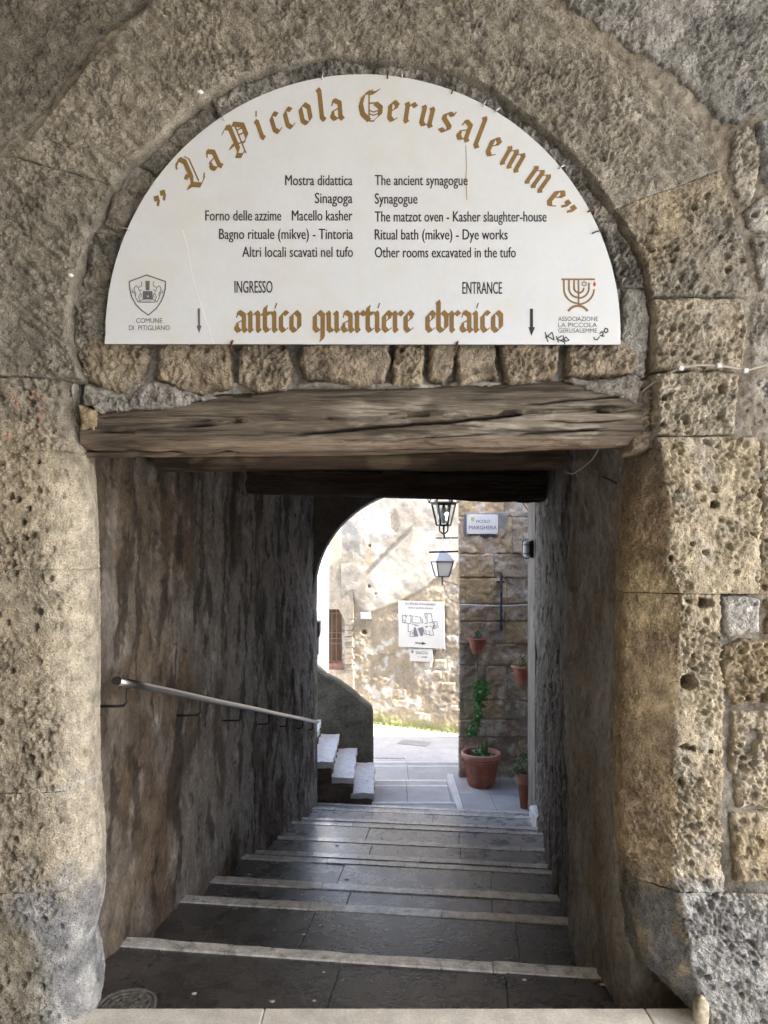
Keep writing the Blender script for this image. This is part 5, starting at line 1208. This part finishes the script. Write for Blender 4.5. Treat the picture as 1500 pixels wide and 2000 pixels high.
for ya, yb_ in ((1218, 1184), (1232, 1203), (1282, 1252), (1300, 1270), (1316, 1288)):
    if ya < 1292: MB().tube([at(612, ya, 10.9), at(640, yb_, 12.9)], 0.007, 5).build('rail', M_white_metal, rg)
    else: MB().tube([at(612 + (ya - 1292) * .8, ya - (ya - 1292) * .8 * 1.1, 11.2), at(640, yb_, 12.9)], 0.007, 5).build('rail', M_white_metal, rg)
sb = thing('stone_bracket', tuple(at(610, 1245, 8.75)), 'rough grey stone bracket with a dark socket at the left edge of the far arch', 'bracket')
worn_box(-0.90, -0.765, 8.70, 8.95, Z_(1243, 8.8), Z_(1214, 8.8), M_jamb, 'stone', 1300, sb, 0.02)
worn_box(-0.90, -0.785, 8.72, 8.90, Z_(1279, 8.8), Z_(1243, 8.8), M_iron, 'socket', 1310, sb, 0.006)
# yellow house far behind, upper left
yh_ = thing('ochre_house', (-1.0, 17, -1.75), 'sunlit ochre house behind the far wall at the upper left of the arch', 'building')
a_ = at(590, 1045, 16.2); b_ = at(650, 1038, 16.2); c_ = at(690, 1062, 16.2)
MB().prism([(a_[0] - 1, -1.7), (c_[0] + .4, -1.7), (c_[0], c_[2]), (b_[0], b_[2]), (a_[0], a_[2] - .2), (a_[0] - 1, a_[2] - .8)], 16.2, 18).build('wall', M_ochre, yh_)

# ------------------------------------------------------------------ signs outside
def far_sign(name, corners, label, mat, thick=0.02, off=0.06):
    t = thing(name, tuple(fw(*corners[3], off)), label, 'sign')
    fslab(corners, off - thick, off, mat, 'panel', t)
    return t
def bil(corners, u, v):
    TL, TR, BR, BL = [np.array(c) for c in corners]; return tuple((TL * (1 - u) + TR * u) * (1 - v) + (BL * (1 - u) + BR * u) * v)
def far_polys(mb, polys, corners, off):
    for i, p in enumerate(polys):
        mb.add([uvp(*bil(corners, u, v), off + 0.00004 * (i % 9)) for u, v in p], [tuple(range(len(p)))])
mc = [(777.5, 1173), (866.5, 1175.5), (868.5, 1267), (779, 1263)]
ms = far_sign('map_sign', mc, 'square cream sign with a plan of rooms and an arrow on the sunlit wall', M_signc)
q_ = lambda x, y: ((x - 90) / 1035.0, (y - 158) / 1048.0)
walls = [[(180, 490), (250, 495), (262, 490)], [(180, 490), (185, 655), (370, 672), (372, 560)], [(255, 470), (260, 515), (300, 490)], [(262, 520), (262, 560)], [(335, 500), (370, 480), (370, 520)], [(185, 600), (225, 595), (250, 600), (255, 640), (200, 655)],
         [(400, 495), (405, 645), (570, 655)], [(405, 500), (440, 500)], [(475, 505), (535, 512)], [(560, 515), (590, 520), (605, 660)], [(630, 550), (645, 660)], [(690, 430), (745, 432), (740, 525), (715, 540), (705, 520), (690, 430)], [(770, 432), (838, 436), (850, 520)], [(850, 545), (865, 615), (960, 605), (985, 740)],
         [(740, 545), (742, 650), (680, 662)], [(780, 640), (820, 625), (880, 640), (890, 690)], [(790, 712), (840, 715)], [(900, 625), (905, 700), (940, 700), (945, 750), (900, 765), (865, 755)], [(850, 740), (882, 908), (800, 920), (790, 830), (765, 820)], [(310, 680), (308, 855), (365, 862), (375, 830)], [(345, 900), (345, 960), (430, 962)], [(365, 905), (370, 860)], [(410, 905), (408, 860)],
         [(665, 890), (790, 905)], [(705, 800), (715, 890)], [(665, 800), (668, 890)], [(400, 680), (470, 690)]]
mb = MB(); polys = []
for p in walls:
    for A, B in zip(p[:-1], p[1:]):
        A, B = np.array(A, float), np.array(B, float); d_ = (B - A) / np.linalg.norm(B - A); nn = np.array([-d_[1], d_[0]]) * 7; e_ = d_ * 5
        polys.append([q_(*(A - e_ - nn)), q_(*(B + e_ - nn)), q_(*(B + e_ + nn)), q_(*(A - e_ + nn))])
polys += [[q_(*v) for v in p] for p in ([(425, 830), (440, 760), (470, 740), (495, 800), (535, 955), (435, 965), (425, 900)], [(520, 770), (650, 735), (662, 810), (635, 940), (590, 945)], [(460, 690), (570, 700), (470, 725)], [(695, 715), (760, 712), (760, 740), (695, 745)], [(860, 700), (910, 695), (905, 760), (870, 750)])]
far_polys(mb, polys, mc, 0.0615); mb.build('floor_plan', M_grey, ms)
mb = MB(); far_polys(mb, [[q_(*v) for v in p] for p in ([(458, 1090), (612, 1095), (612, 1118), (458, 1113)], [(612, 1070), (712, 1112), (612, 1142)])], mc, 0.0615); mb.build('arrow', M_black, ms)
mb = MB(); far_polys(mb, [[q_(*v) for v in p] for p in ([(655, 585), (672, 585), (672, 612), (655, 612)], [(682, 587), (700, 587), (700, 614), (682, 614)])], mc, 0.0616); mb.build('marker', M_yellow, ms)
mb = MB()
for word, x0, x1, yb, xh in (('La Piccola Gerusalemme', 250, 940, 245, 40), ('Antico quartiere ebraico', 315, 875, 330, 32)):
    tot = sum(GL[c][1] for c in word); sq = (x1 - x0) / (tot * xh)
    polys, _ = blackletter(word, lambda adv, x0=x0: (x0 + adv, 0, 0), xh, sq, 0.24)
    mb = MB(); far_polys(mb, [[q_(gx, yb - gz) for gx, gz in p] for p in polys], mc, 0.0615); mb.build('lettering', M_grey, ms)
polys = []
rl = random.Random(2)
for side in (0, 1):
    polys = []; mb = MB()
    for r_ in range(7):
        y = (960 if not side else 985) + r_ * 27; w_ = rl.uniform(80, 160)
        x0, x1 = (290 - w_, 290) if not side else (910, 910 + w_)
        x = x0
        while x < x1 - 8:
            w2 = rl.uniform(10, 26); polys.append([q_(x, y), q_(min(x + w2, x1), y), q_(min(x + w2, x1), y + 5), q_(x, y + 5)]); x += w2 + 5
    far_polys(mb, polys, mc, 0.0615); mb.build('small_print', M_faint, ms, kind='stuff')
mb = MB(); polys = []
polys += [[q_(*v) for v in p] for p in ([(145, 210), (200, 210), (172, 235)], [(995, 225), (1045, 225), (1020, 260)], [(985, 290), (1050, 290), (1050, 305), (985, 305)])]
far_polys(mb, polys, mc, 0.0615); mb.build('emblem', M_faint, ms, kind='stuff')
sc_ = [(800, 1267), (845, 1268), (845, 1293), (801, 1291)]
ss = far_sign('direction_sign', sc_, 'small white arrow sign fixed directly under the plan of rooms', M_signc, 0.015, 0.055)
mb = MB()
V, Fs = text_polys('SINAGOGA'); V = np.array(V); V[:, 0] -= V[:, 0].min(); V[:, 0] /= V[:, 0].max(); V[:, 1] -= V[:, 1].min(); V[:, 1] /= V[:, 1].max()
mb.add([uvp(*bil(sc_, 0.26 + 0.54 * a, 0.42 - 0.24 * b2), 0.0562) for a, b2, _ in V], Fs); mb.build('lettering', M_black, ss)
mb = MB(); far_polys(mb, [[(.50, .60), (.70, .60), (.70, .67), (.50, .67)], [(.68, .55), (.78, .635), (.68, .72)], [(.38, .56), (.43, .63), (.38, .70), (.33, .63)]], sc_, 0.0563); mb.build('arrow', M_grey, ss)
mb = MB(); far_polys(mb, [[(.38, .60), (.405, .63), (.38, .665), (.355, .63)]], sc_, 0.0567); mb.build('star_centre', M_sign, ss)
mb = MB(); far_polys(mb, [[(.07, .12), (.16, .12), (.16, .32), (.115, .38), (.07, .32)]], sc_, 0.0563); mb.build('crest', M_grey, ss)
bx = thing('junction_box', tuple(fw(714, 1207, .03)), 'small white junction box on the sunlit wall beside the barred opening', 'junction box')
fslab([(704.5, 1196), (722, 1196), (722, 1209), (704.5, 1209)], 0.0, 0.07, M_white_metal, 'box', bx)
fslab([(706.5, 1198.5), (720, 1198.5), (720, 1207), (706.5, 1207)], 0.071, 0.078, M_white, 'lid', bx)
fslab([(707, 1194), (718, 1194), (718, 1196), (707, 1196)], 0.0, 0.05, M_grey, 'clamp', bx)

# street name plate on the pier
SP = PY - 0.045
pl = thing('street_sign', tuple(at(942, 1043, SP)), 'white marble street name plate on the shaded tufa corner', 'sign')
a1, a2 = at(912, 1043, SP), at(972.5, 1005, SP)
MB().box(a1[0], a2[0], SP, SP + .03, a1[2], a2[2], .003).build('panel', M_sign, pl)
mb = MB(); text_at(mb, 'VICOLO', X_(929, SP), X_(957, SP), Z_(1021, SP), 5.6 * SP / F, SP - .001); mb.build('lettering', M_grey, pl); mb = MB(); text_at(mb, 'MARGHERA', X_(916, SP), X_(970, SP), Z_(1034, SP), 7.2 * SP / F, SP - .001); mb.build('lettering', M_grey, pl)
mb = MB(); sign_mesh_polys([[(X_(x, SP), Z_(y, SP)) for x, y in ((920, 1010), (926, 1010), (926, 1016), (923, 1019), (920, 1016))]], SP - .001, mb); mb.build('crest', M_yellow, pl)
mb = MB()
for (x, y) in ((914, 1007), (970.5, 1007), (914, 1041), (970.5, 1041)): strokes([[(X_(x - 2, SP), Z_(y, SP)), (X_(x + 2, SP), Z_(y, SP))], [(X_(x, SP), Z_(y - 2, SP)), (X_(x, SP), Z_(y + 2, SP))]], .004, SP - .0012, mb)
mb.build('corner_mark', M_faint, pl)
fpl = [(908, 1001), (990, 1000), (994, 1030), (985, 1050), (905, 1050)]
face_stone(fpl, PY - .01, lambda P: np.broadcast_to(np.array((0.25, 0.235, 0.22)), P.shape).copy(), lambda P, s: 0.004 * fbm(P, 0.06, 3, s), rnd=.01, res=.015, seed=1400, parent=pier, name='cement_patch', mat=M_smooth, wob=.01, keepmin=-.015, steep=2)

# conduit, cable bundle
cd = thing('white_conduit', tuple(at(960, 1183, PY - .04)), 'thin white cable running level across the tufa corner, sagging slightly', 'cable')
MB().tube([at(x, y, PY - .045) for x, y in ((896, 1182), (905, 1181), (930, 1182.5), (965, 1183.5), (1000, 1183.5), (1018, 1182), (1042, 1181))], 0.010, 8).build('cable', M_white_metal, cd, smooth=True)
for x in (908, 940, 1016): MB().box(-.006, .006, -.006, .006, -.014, .014, .002, Matrix.Translation(tuple(at(x, 1182.5, PY - .055)))).build('clip', M_clip, cd)
wc = thing('cable_bundle', tuple(at(979, 1175, PY - .08)), 'dark blue coil of cable hung on two black pegs on the tufa corner', 'cable')
M_blue = plain('dark_blue_cable', (0.035, 0.038, 0.075), 0.5)
for s_, w_ in ((1, 0.030), (-1, 0.026), (1, 0.012)):
    pts = []
    for q in range(25):
        t = q / 24; pts.append(at(979 + s_ * w_ * 90 * math.sin(math.pi * min(1, t * 8) * .5) * (1 if t < .12 or t > .88 else .55 + .35 * math.sin(q * 1.9 + w_ * 99)) * (0 if q in (0, 24) else 1), 1117 + t * 115, PY - .085 - .008 * s_))
    MB().tube(pts, 0.0065, 6).build('strand', M_blue, wc, smooth=True)
MB().tube([at(978.5, 1120, PY - .08), at(979.5, 1160, PY - .085), at(978, 1190, PY - .08), at(979, 1228, PY - .08)], 0.013, 6).build('strand', M_blue, wc, smooth=True)
for y in (1136, 1211): MB().box(X_(969, PY), X_(984, PY), PY - .09, PY - .02, Z_(y + 1.5, PY), Z_(y - 1.5, PY), .004).build('peg', M_iron, wc)

# ------------------------------------------------------------------ lamps
def frustum(mb, cx, cy, z0, z1, r0, r1, n=4, rot=45):
    V = []
    for z, r in ((z0, r0), (z1, r1)):
        for q in range(n): w = R(rot + 360 * q / n); V.append((cx + r * math.cos(w), cy + r * math.sin(w), z))
    mb.add(V, [(q, (q + 1) % n, (q + 1) % n + n, q + n) for q in range(n)] + [tuple(range(n))[::-1], tuple(range(n, 2 * n))])
def lantern(name, px, Y, yt, yb_, rt, rb, n, label, frame_m, glass_m, roof_m, rot, par=None, bulb=True):
    c0 = at(px, yb_, Y); z1, z0 = Z_(yt, Y), Z_(yb_, Y); t = thing(name, (c0[0], Y, z0), label, 'lamp')
    f = MB()
    for q in range(n):
        w = R(rot + 360 * q / n); f.tube([(c0[0] + rb * math.cos(w), Y + rb * math.sin(w), z0), (c0[0] + rt * math.cos(w), Y + rt * math.sin(w), z1)], 0.012, 6)
        w2 = R(rot + 360 * (q + 1) / n)
        f.tube([(c0[0] + rb * math.cos(w), Y + rb * math.sin(w), z0), (c0[0] + rb * math.cos(w2), Y + rb * math.sin(w2), z0)], 0.011, 6)
        f.tube([(c0[0] + rt * math.cos(w), Y + rt * math.sin(w), z1), (c0[0] + rt * math.cos(w2), Y + rt * math.sin(w2), z1)], 0.013, 6)
    fo = f.build('frame', frame_m, t)
    g = MB(); frustum(g, c0[0], Y, z0 + .004, z1 - .004, rb * .95, rt * .95, n, rot); g.build('glass', glass_m, fo)
    if bulb:
        b = MB(); h = z1 - z0; b.lathe([(0, -.5), (.35, -.42), (.5, -.1), (.45, .15), (.25, .42), (.2, .5), (0, .5)], 14)
        b.V = [(c0[0] + v[0] * .14, Y + v[1] * .14, z0 + h * .45 + v[2] * .20) for v in b.V]; ho = MB().tube([(c0[0], Y, z1 + .02), (c0[0], Y, z0 + h * .45 + .09)], .018, 8).build('lamp_holder', M_iron, t); b.build('bulb', M_bulb, ho, smooth=True)
    return t, c0, z0, z1
# black lantern hanging just outside the arch
t, c0, z0, z1 = lantern('street_lantern', 866.5, 9.3, 984, 1026, 0.150, 0.088, 6, 'black iron lantern with a clear bulb hanging in the arch opening', M_iron, M_glass, M_iron, 0)
r = MB(); frustum(r, c0[0], 9.3, z1 + .005, z1 + .02, .185, .185, 6, 0)
for q in range(6):
    w = R(60 * q); r.tube([(c0[0] + .18 * math.cos(w), 9.3 + .18 * math.sin(w), z1 + .012), (c0[0] + .15 * math.cos(w), 9.3 + .15 * math.sin(w), z1 + .10), (c0[0] + .04 * math.cos(w), 9.3 + .04 * math.sin(w), z1 + .22)], .010, 6)
    r.tube([(c0[0] + .185 * math.cos(w), 9.3 + .185 * math.sin(w), z1 + .01), (c0[0] + .20 * math.cos(w), 9.3 + .20 * math.sin(w), z1 + .06)], .008, 5)
r.build('crown', M_iron, t)
b = MB(); b.tube([(c0[0] - .055, 9.3, z0), (c0[0] - .05, 9.3, z0 - .07), (c0[0] - .02, 9.3, z0 - .10), (c0[0] + .02, 9.3, z0 - .10), (c0[0] + .05, 9.3, z0 - .07), (c0[0] + .055, 9.3, z0)], .011, 6)
b.tube([(c0[0], 9.245, z0), (c0[0], 9.25, z0 - .07), (c0[0], 9.3, z0 - .10), (c0[0], 9.35, z0 - .07), (c0[0], 9.355, z0)], .011, 6); b.build('base_cage', M_iron, t)
MB().tube([(c0[0], 9.3, z1 + .2), (c0[0], 9.3, 3.4)], .010, 6).build('hanging_rod', M_iron, t)
MB().tube([(c0[0], 9.3, z0 - .10), (c0[0] + .01, 9.3, z0 - .16)], .012, 6).build('finial', M_iron, t)
# white wall lamp further out, mounted on the hidden side of the corner pier
t, c0, z0, z1 = lantern('wall_lamp', 863.5, 11.2, 1097, 1126, 0.185, 0.115, 4, 'white four-sided wall lamp on a scrolled bracket, in the gap before the sunlit wall', M_grey, M_opal, M_white_metal, 60, bulb=False)
r = MB(); frustum(r, c0[0], 11.2, z1 + .008, z1 + .02, .215, .215, 4, 60); frustum(r, c0[0], 11.2, z1 + .02, z1 + .135, .20, .09, 4, 60); frustum(r, c0[0], 11.2, z1 + .136, z1 + .17, .045, .035, 8, 0); r.build('roof', M_white_metal, t)
MB().tube([(c0[0], 11.2, z0), (c0[0], 11.2, z0 - .13)], .014, 8).build('stem', M_grey, t)
br = MB().tube([(c0[0], 11.2, z0 - .06), (1.17, 11.2, z0 - .14)], .013, 6); br.tube([(c0[0] + .01, 11.2, z0 - .10), (c0[0] + .05, 11.2, z0 - .25), (c0[0] + .12, 11.2, z0 - .35), (1.17, 11.2, z0 - .42)], .012, 6)
sc2 = [(c0[0] + .17 + (.055 - .0016 * q) * math.cos(q * .5), 11.2, z0 - .23 + (.055 - .0016 * q) * math.sin(q * .5)) for q in range(24)]
br.tube(sc2, .007, 5); br.tube([(1.14, 11.2, z0 - .08), (1.14, 11.2, z0 - .75)], .014, 6); br.build('bracket', M_white_metal, t, smooth=True)
# drying rack on the side of the pier, above the white lamp
dr = thing('drying_rack', (0.95, 10.6, Z_(1078, 10.6)), 'folding rack of two dark bars joined by white rods above the white wall lamp', 'rack')
MB().tube([at(850, 1051, 11.2), at(896, 1050.5, 11.2)], .012, 6).build('bar', M_rust, dr); MB().tube([at(837.5, 1078.5, 10.4), at(895.5, 1077, 10.4)], .015, 6).build('bar', M_iron, dr)
for x0, x1 in ((852, 841), (865, 857), (881, 874)): MB().tube([at(x0, 1051, 11.19), at(x1, 1077, 10.42)], .006, 6).build('rod', M_white_metal, dr)
# caged lamp on the right jamb
bl = thing('bulkhead_lamp', tuple(at(1036, 1091, 8.5)), 'small caged bulkhead lamp on the pale right jamb of the arch', 'lamp')
zc0, zc1 = Z_(1091, 8.5), Z_(1054, 8.5)
MB().box(1.655, 1.70, 8.38, 8.54, zc0 + .01, zc1 - .01, .012).build('back_plate', M_iron, bl)
g = MB(); g.box(1.595, 1.66, 8.39, 8.53, zc0 + .02, zc1 - .02, .022); g.build('glass', M_opal, bl)
for z in (zc0 + .06, zc1 - .06): MB().tube([(1.68, 8.365, z), (1.60, 8.365, z), (1.588, 8.40, z), (1.588, 8.52, z), (1.60, 8.555, z), (1.68, 8.555, z)], .005, 6).build('cage_wire', M_iron, bl)
MB().tube([(1.66, 8.46, zc1 + .0), (1.60, 8.46, zc1 - .005), (1.585, 8.46, zc1 - .03), (1.585, 8.46, zc0 + .03), (1.60, 8.46, zc0 + .005), (1.66, 8.46, zc0)], .005, 6).build('cage_wire', M_iron, bl)
MB().tube([at(1022, 983, 9.6), at(1028, 990, 9.3), at(1036, 1002, 9.0)], .012, 6).build('bracket_arm', M_rust, thing('iron_bracket', tuple(at(1028, 990, 9.3)), 'short rusty iron bracket under the ceiling beam at the right jamb', 'bracket'))

# ------------------------------------------------------------------ pots and plants
def leaf(mb, p, d, w, up=(0, 0, 1), fold=0.25):
    p = Vector(p); d = Vector(d); L_ = d.length; d.normalize(); s = d.cross(Vector(up))
    s = s.normalized() if s.length > 1e-4 else Vector((1, 0, 0)); n_ = s.cross(d)
    V = [p, p + d * L_ * .35 + s * w + n_ * w * fold, p + d * L_ * .75 + s * w * .7 + n_ * w * fold * .6, p + d * L_ - n_ * w * .3, p + d * L_ * .75 - s * w * .7 + n_ * w * fold * .6, p + d * L_ * .35 - s * w + n_ * w * fold, p + d * L_ * .5]
    mb.add(V, [(0, 1, 6), (1, 2, 6), (2, 3, 6), (3, 4, 6), (4, 5, 6), (5, 0, 6)])
def rv(r, k=1.0): return Vector((r.uniform(-1, 1), r.uniform(-1, 1), r.uniform(-1, 1))) * k
rp = random.Random(21)
# the big pot
bp_ = at(943, 1536, 9.55)
pot = thing('large_flower_pot', (bp_[0], 9.72, LAND), 'large round terracotta pot standing on the grey landing against the tufa corner', 'flower pot')
prof = [(0, 0), (0.165, 0.0), (0.172, .012), (0.225, 0.36), (0.228, .37), (0.258, .375), (0.262, .385), (0.262, .425), (0.252, .435), (0.232, .435), (0.226, .42), (0.222, .33)]
b = MB().lathe(prof[:5], 48); V = b.V; m_ = 5
V = [(v[0] * (1 + (0.012 if (i // m_) % 4 == 0 and 0.02 < v[2] < .35 else 0)), v[1] * (1 + (0.012 if (i // m_) % 4 == 0 and 0.02 < v[2] < .35 else 0)), v[2]) for i, v in enumerate(V)]; b.V = V
b.build('body', M_terra, pot, smooth=False, loc=(0, 0, 0))
b = MB().lathe(prof[4:], 48); b.build('rim', M_rimt, pot, smooth=True, loc=(0, 0, 0))
b = MB().lathe([(0, .385), (.1, .39), (.226, .375)], 32); b.build('soil', M_soil, pot, smooth=True, loc=(0, 0, 0))
# ribs
for q in range(36):
    w = 2 * math.pi * q / 36
    b = MB().tube([(.174 * math.cos(w), .174 * math.sin(w), .03), (.2225 * math.cos(w), .2225 * math.sin(w), .335)], .0045, 4, False); b.build('rib', M_terra, pot, loc=(0, 0, 0))
vn = thing('climbing_vine', (bp_[0] - .05, 9.72, LAND + .38), 'thin climbing vine rising from the large terracotta pot up the tufa corner', 'plant')
stem = [(bp_[0] - .03, 9.72, LAND + .38), (bp_[0] - .02, 9.80, LAND + .6), (bp_[0] - .01, 9.9, LAND + .9), (bp_[0] + .0, 9.95, LAND + 1.15), (bp_[0] - .01, 9.96, LAND + 1.4), (bp_[0] - .02, 9.97, LAND + 1.62), (X_(941, 9.97), 9.98, Z_(1240, 9.98))]
MB().tube(stem, .005, 5).build('stem', surf('vine_stem', (0.16, 0.12, 0.07), size=0.05), vn, smooth=True)
b = MB(); b2_ = MB()
for q in range(560):
    if q < 430:
        t = rp.betavariate(2.2, 1.6); y = 1325 + (1 - t) * 108; cxp = np.interp(y, [1325, 1345, 1370, 1400, 1440], [943, 941, 936, 934, 926]); sx = np.interp(y, [1325, 1350, 1380, 1410, 1440], [13, 15, 9, 7, 12])
    else:
        y = rp.choice((1418, 1426, 1432, 1345, 1352, 1335)); cxp, sx = (923, 12) if y > 1400 else (944, 20)
    p = at(cxp + rp.gauss(0, sx * .45), y + rp.gauss(0, 2.5), 9.93 - abs(rp.gauss(0, .05)))
    d = Vector((rp.uniform(-1, 1), rp.uniform(-1, .2), rp.uniform(-.9, .35))).normalized() * rp.uniform(.03, .065)
    leaf(b, p, d, rp.uniform(.008, .018), rv(rp))
b.build('foliage', M_leaf, vn, kind='stuff')
pl2 = thing('broad_leaf_plant', (bp_[0] - .02, 9.68, LAND + .39), 'low plant with broad fresh leaves filling the large terracotta pot', 'plant')
for q, (dx, dz, L_, w) in enumerate(((-.07, .10, .09, .035), (.02, .11, .10, .036), (.06, .03, .10, .042), (-.10, .02, .09, .035), (.0, .0, .08, .03), (.12, .06, .10, .022), (.17, .05, .09, .018), (-.04, .06, .08, .03), (.02, .06, .08, .032))):
    b = MB(); leaf(b, (dx - .03, -.06 + .02 * (q % 3), dz + .0), (rp.uniform(-.4, .4) * L_, -.6 * L_, rp.uniform(-.5, .3) * L_), w, (0, -.4, 1)); b.tube([(0, 0, -.01), (dx - .03, -.05, dz)], .0025, 4)
    b.build('leaf', M_leafb if q % 3 else M_leaf, pl2, loc=(0, 0, 0))
b = MB()
for q in range(22): a = rp.uniform(0, 6.3); leaf(b, (.06, 0, 0), (.06 * math.cos(a), .04 * math.sin(a), rp.uniform(.08, .26)), .006, (0, 1, 0))
b.build('foliage', M_leaf, pl2, loc=(0, 0, 0), kind='stuff')
# wall pots (half bowls)
def wall_pot(px, ytop, ybot, wpx, Y, label, plabel, leafm, rz=0, side=False, npl=60, sp_=.05, hh=.12, seed=1):
    p = at(px, ytop, Y); rt = wpx / 2 * Y / F; h = (ybot - ytop) * Y / F; t = thing('wall_flower_pot', (p[0], Y, p[2] - h), label, 'flower pot', 'small terracotta pots hung on walls', rz=rz)
    n = 20; prof = [(.48, 0), (.52, .02), (.88, .86), (.92, .88), (1.0, .89), (1.03, .93), (1.0, 1.0), (.90, 1.0), (.86, .9), (.80, .75)]
    def half(mb, pr, lo_, hi_):
        V = []
        for k2 in range(n + 1):
            w = math.pi + math.pi * k2 / n; fl = 1 + (.014 if k2 % 2 and lo_ < 1 else 0)
            for r_, z_ in pr: V.append((r_ * rt * math.cos(w) * fl, r_ * rt * .85 * math.sin(w) * fl, z_ * h))
        m = len(pr); Fs = [(k2 * m + i, (k2 + 1) * m + i, (k2 + 1) * m + i + 1, k2 * m + i + 1) for k2 in range(n) for i in range(m - 1)]
        q = len(V); mb.add(V, Fs)
    b = MB(); half(b, prof[:4], 0, 1); b.add([(-.48 * rt, 0, 0), (.48 * rt, 0, 0), (.9 * rt, 0, .9 * h), (-.9 * rt, 0, .9 * h)], [(0, 1, 2, 3)])
    b.add([(.5 * rt * math.cos(math.pi + math.pi * k2 / 10), .5 * rt * .85 * math.sin(math.pi + math.pi * k2 / 10), .002) for k2 in range(11)], [tuple(range(11))[::-1]]); b.build('body', M_terra, t, loc=(0, 0, 0))
    b = MB(); half(b, prof[3:], 2, 1); b.box(-1.0 * rt, 1.0 * rt, -.012, .004, .9 * h, 1.0 * h, .002); b.build('rim', M_rimt if side else M_terra, t, smooth=False, loc=(0, 0, 0))
    b = MB(); b.add([(0.86 * rt * math.cos(math.pi + math.pi * k2 / 12), .86 * rt * .85 * math.sin(math.pi + math.pi * k2 / 12), .86 * h) for k2 in range(13)], [tuple(range(13))]); b.build('soil', M_soil, t, loc=(0, 0, 0))
    rr = random.Random(seed); pt = thing('potted_plant', (p[0], Y - .05, p[2] - .1 * h), plabel, 'plant', 'small plants in the wall pots', rz=rz)
    b = MB()
    for q in range(npl):
        zz_ = rr.random() ** 1.2 * hh; base = Vector((rr.gauss(0, sp_ * .5) * (1 - zz_ / hh * .6), rr.gauss(0, .02), zz_))
        leaf(b, base, (rr.uniform(-.03, .03), rr.uniform(-.03, .01), rr.uniform(-.005, .035)), rr.uniform(.005, .011), rv(rr))
    for q in range(4): b.tube([(rr.uniform(-.02, .02), 0, -.02), (rr.uniform(-.03, .03), 0, hh * .8)], .0025, 4)
    b.build('foliage', leafm, pt, loc=(0, 0, 0), kind='stuff')
wall_pot(932, 1246, 1277, 38, 10.02, 'half-round terracotta pot on the tufa corner under the dark cable coil', 'small bluish green plant in the pot under the dark cable coil', surf('blue_green_leaf', (0.07, 0.17, 0.10), size=0.03), seed=3)
wall_pot(1019.5, 1300, 1337, 42, 9.7, 'terracotta pot with a pale rim hung beside the pale right jamb', 'sparse yellow-green plant in the pot beside the pale right jamb', M_leafy, rz=R(-28), side=True, npl=90, sp_=.075, hh=.15, seed=5)
# tall narrow pot low at the right
tp = at(1032, 1590, 8.72)
tpot = thing('tall_flower_pot', (tp[0] - .01, 8.85, LAND), 'tall narrow terracotta pot half hidden behind the pale right jamb', 'flower pot')
MB().lathe([(0, 0), (.060, 0), (.092, .30), (.094, .30)], 28).build('body', M_terra, tpot, smooth=True, loc=(0, 0, 0))
MB().lathe([(.094, .30), (.112, .305), (.120, .40), (.128, .41), (.128, .43), (.112, .43), (.105, .38)], 28).build('rim', M_rimt, tpot, smooth=True, loc=(0, 0, 0))
MB().lathe([(0, .40), (.108, .395)], 20).build('soil', M_soil, tpot, loc=(0, 0, 0))
bs = thing('bushy_plant', (tp[0], 8.85, LAND + .4), 'bushy small-leaved plant spilling out of the tall narrow pot at the jamb', 'plant')
b = MB()
for q in range(420):
    a = rp.uniform(0, 6.3); r_ = abs(rp.gauss(0, .075)); blob = q % 3
    c = Vector(((-.125, -.05, .07), (-0.03, 0, .12), (-.01, .02, .20))[blob]); k3 = (.045, .065, .06)[blob]
    p = c + Vector((rp.gauss(0, k3), rp.gauss(0, k3), rp.gauss(0, k3 * .8)))
    leaf(b, p, rv(rp, .03), rp.uniform(.005, .010), rv(rp))
for q in range(10): b.tube([(0, 0, 0), (rp.uniform(-.14, .05), rp.uniform(-.05, .03), rp.uniform(.03, .18))], .0025, 4)
b.build('foliage', M_leafb, bs, loc=(0, 0, 0), kind='stuff')

# ------------------------------------------------------------------ unseen vault and houses added around the camera to shade the facade
al = thing('alley_shade_vault', (0, 0, 4.6), 'unseen vault slab added above the viewer to shade the facade', 'vault')
MB().box(-6.0, 5.3, -3.6, 2.42, 4.35, 4.8).build('slab', M_house, al)
lh = thing('alley_shade_house', (-4, -1, 0), 'unseen plastered house added left of the viewer to darken that side', 'building')
MB().box(-6.0, -2.6, -6, 2.45, -0.3, 4.34).build('wall', M_house, lh)
oh = thing('opposite_shade_house', (-2, -5, 0), 'unseen plastered house added behind the viewer to dim the facade', 'building')
MB().box(-6.0, 2.4, -5.5, -3.62, -0.3, 4.34).build('wall', M_house, oh)
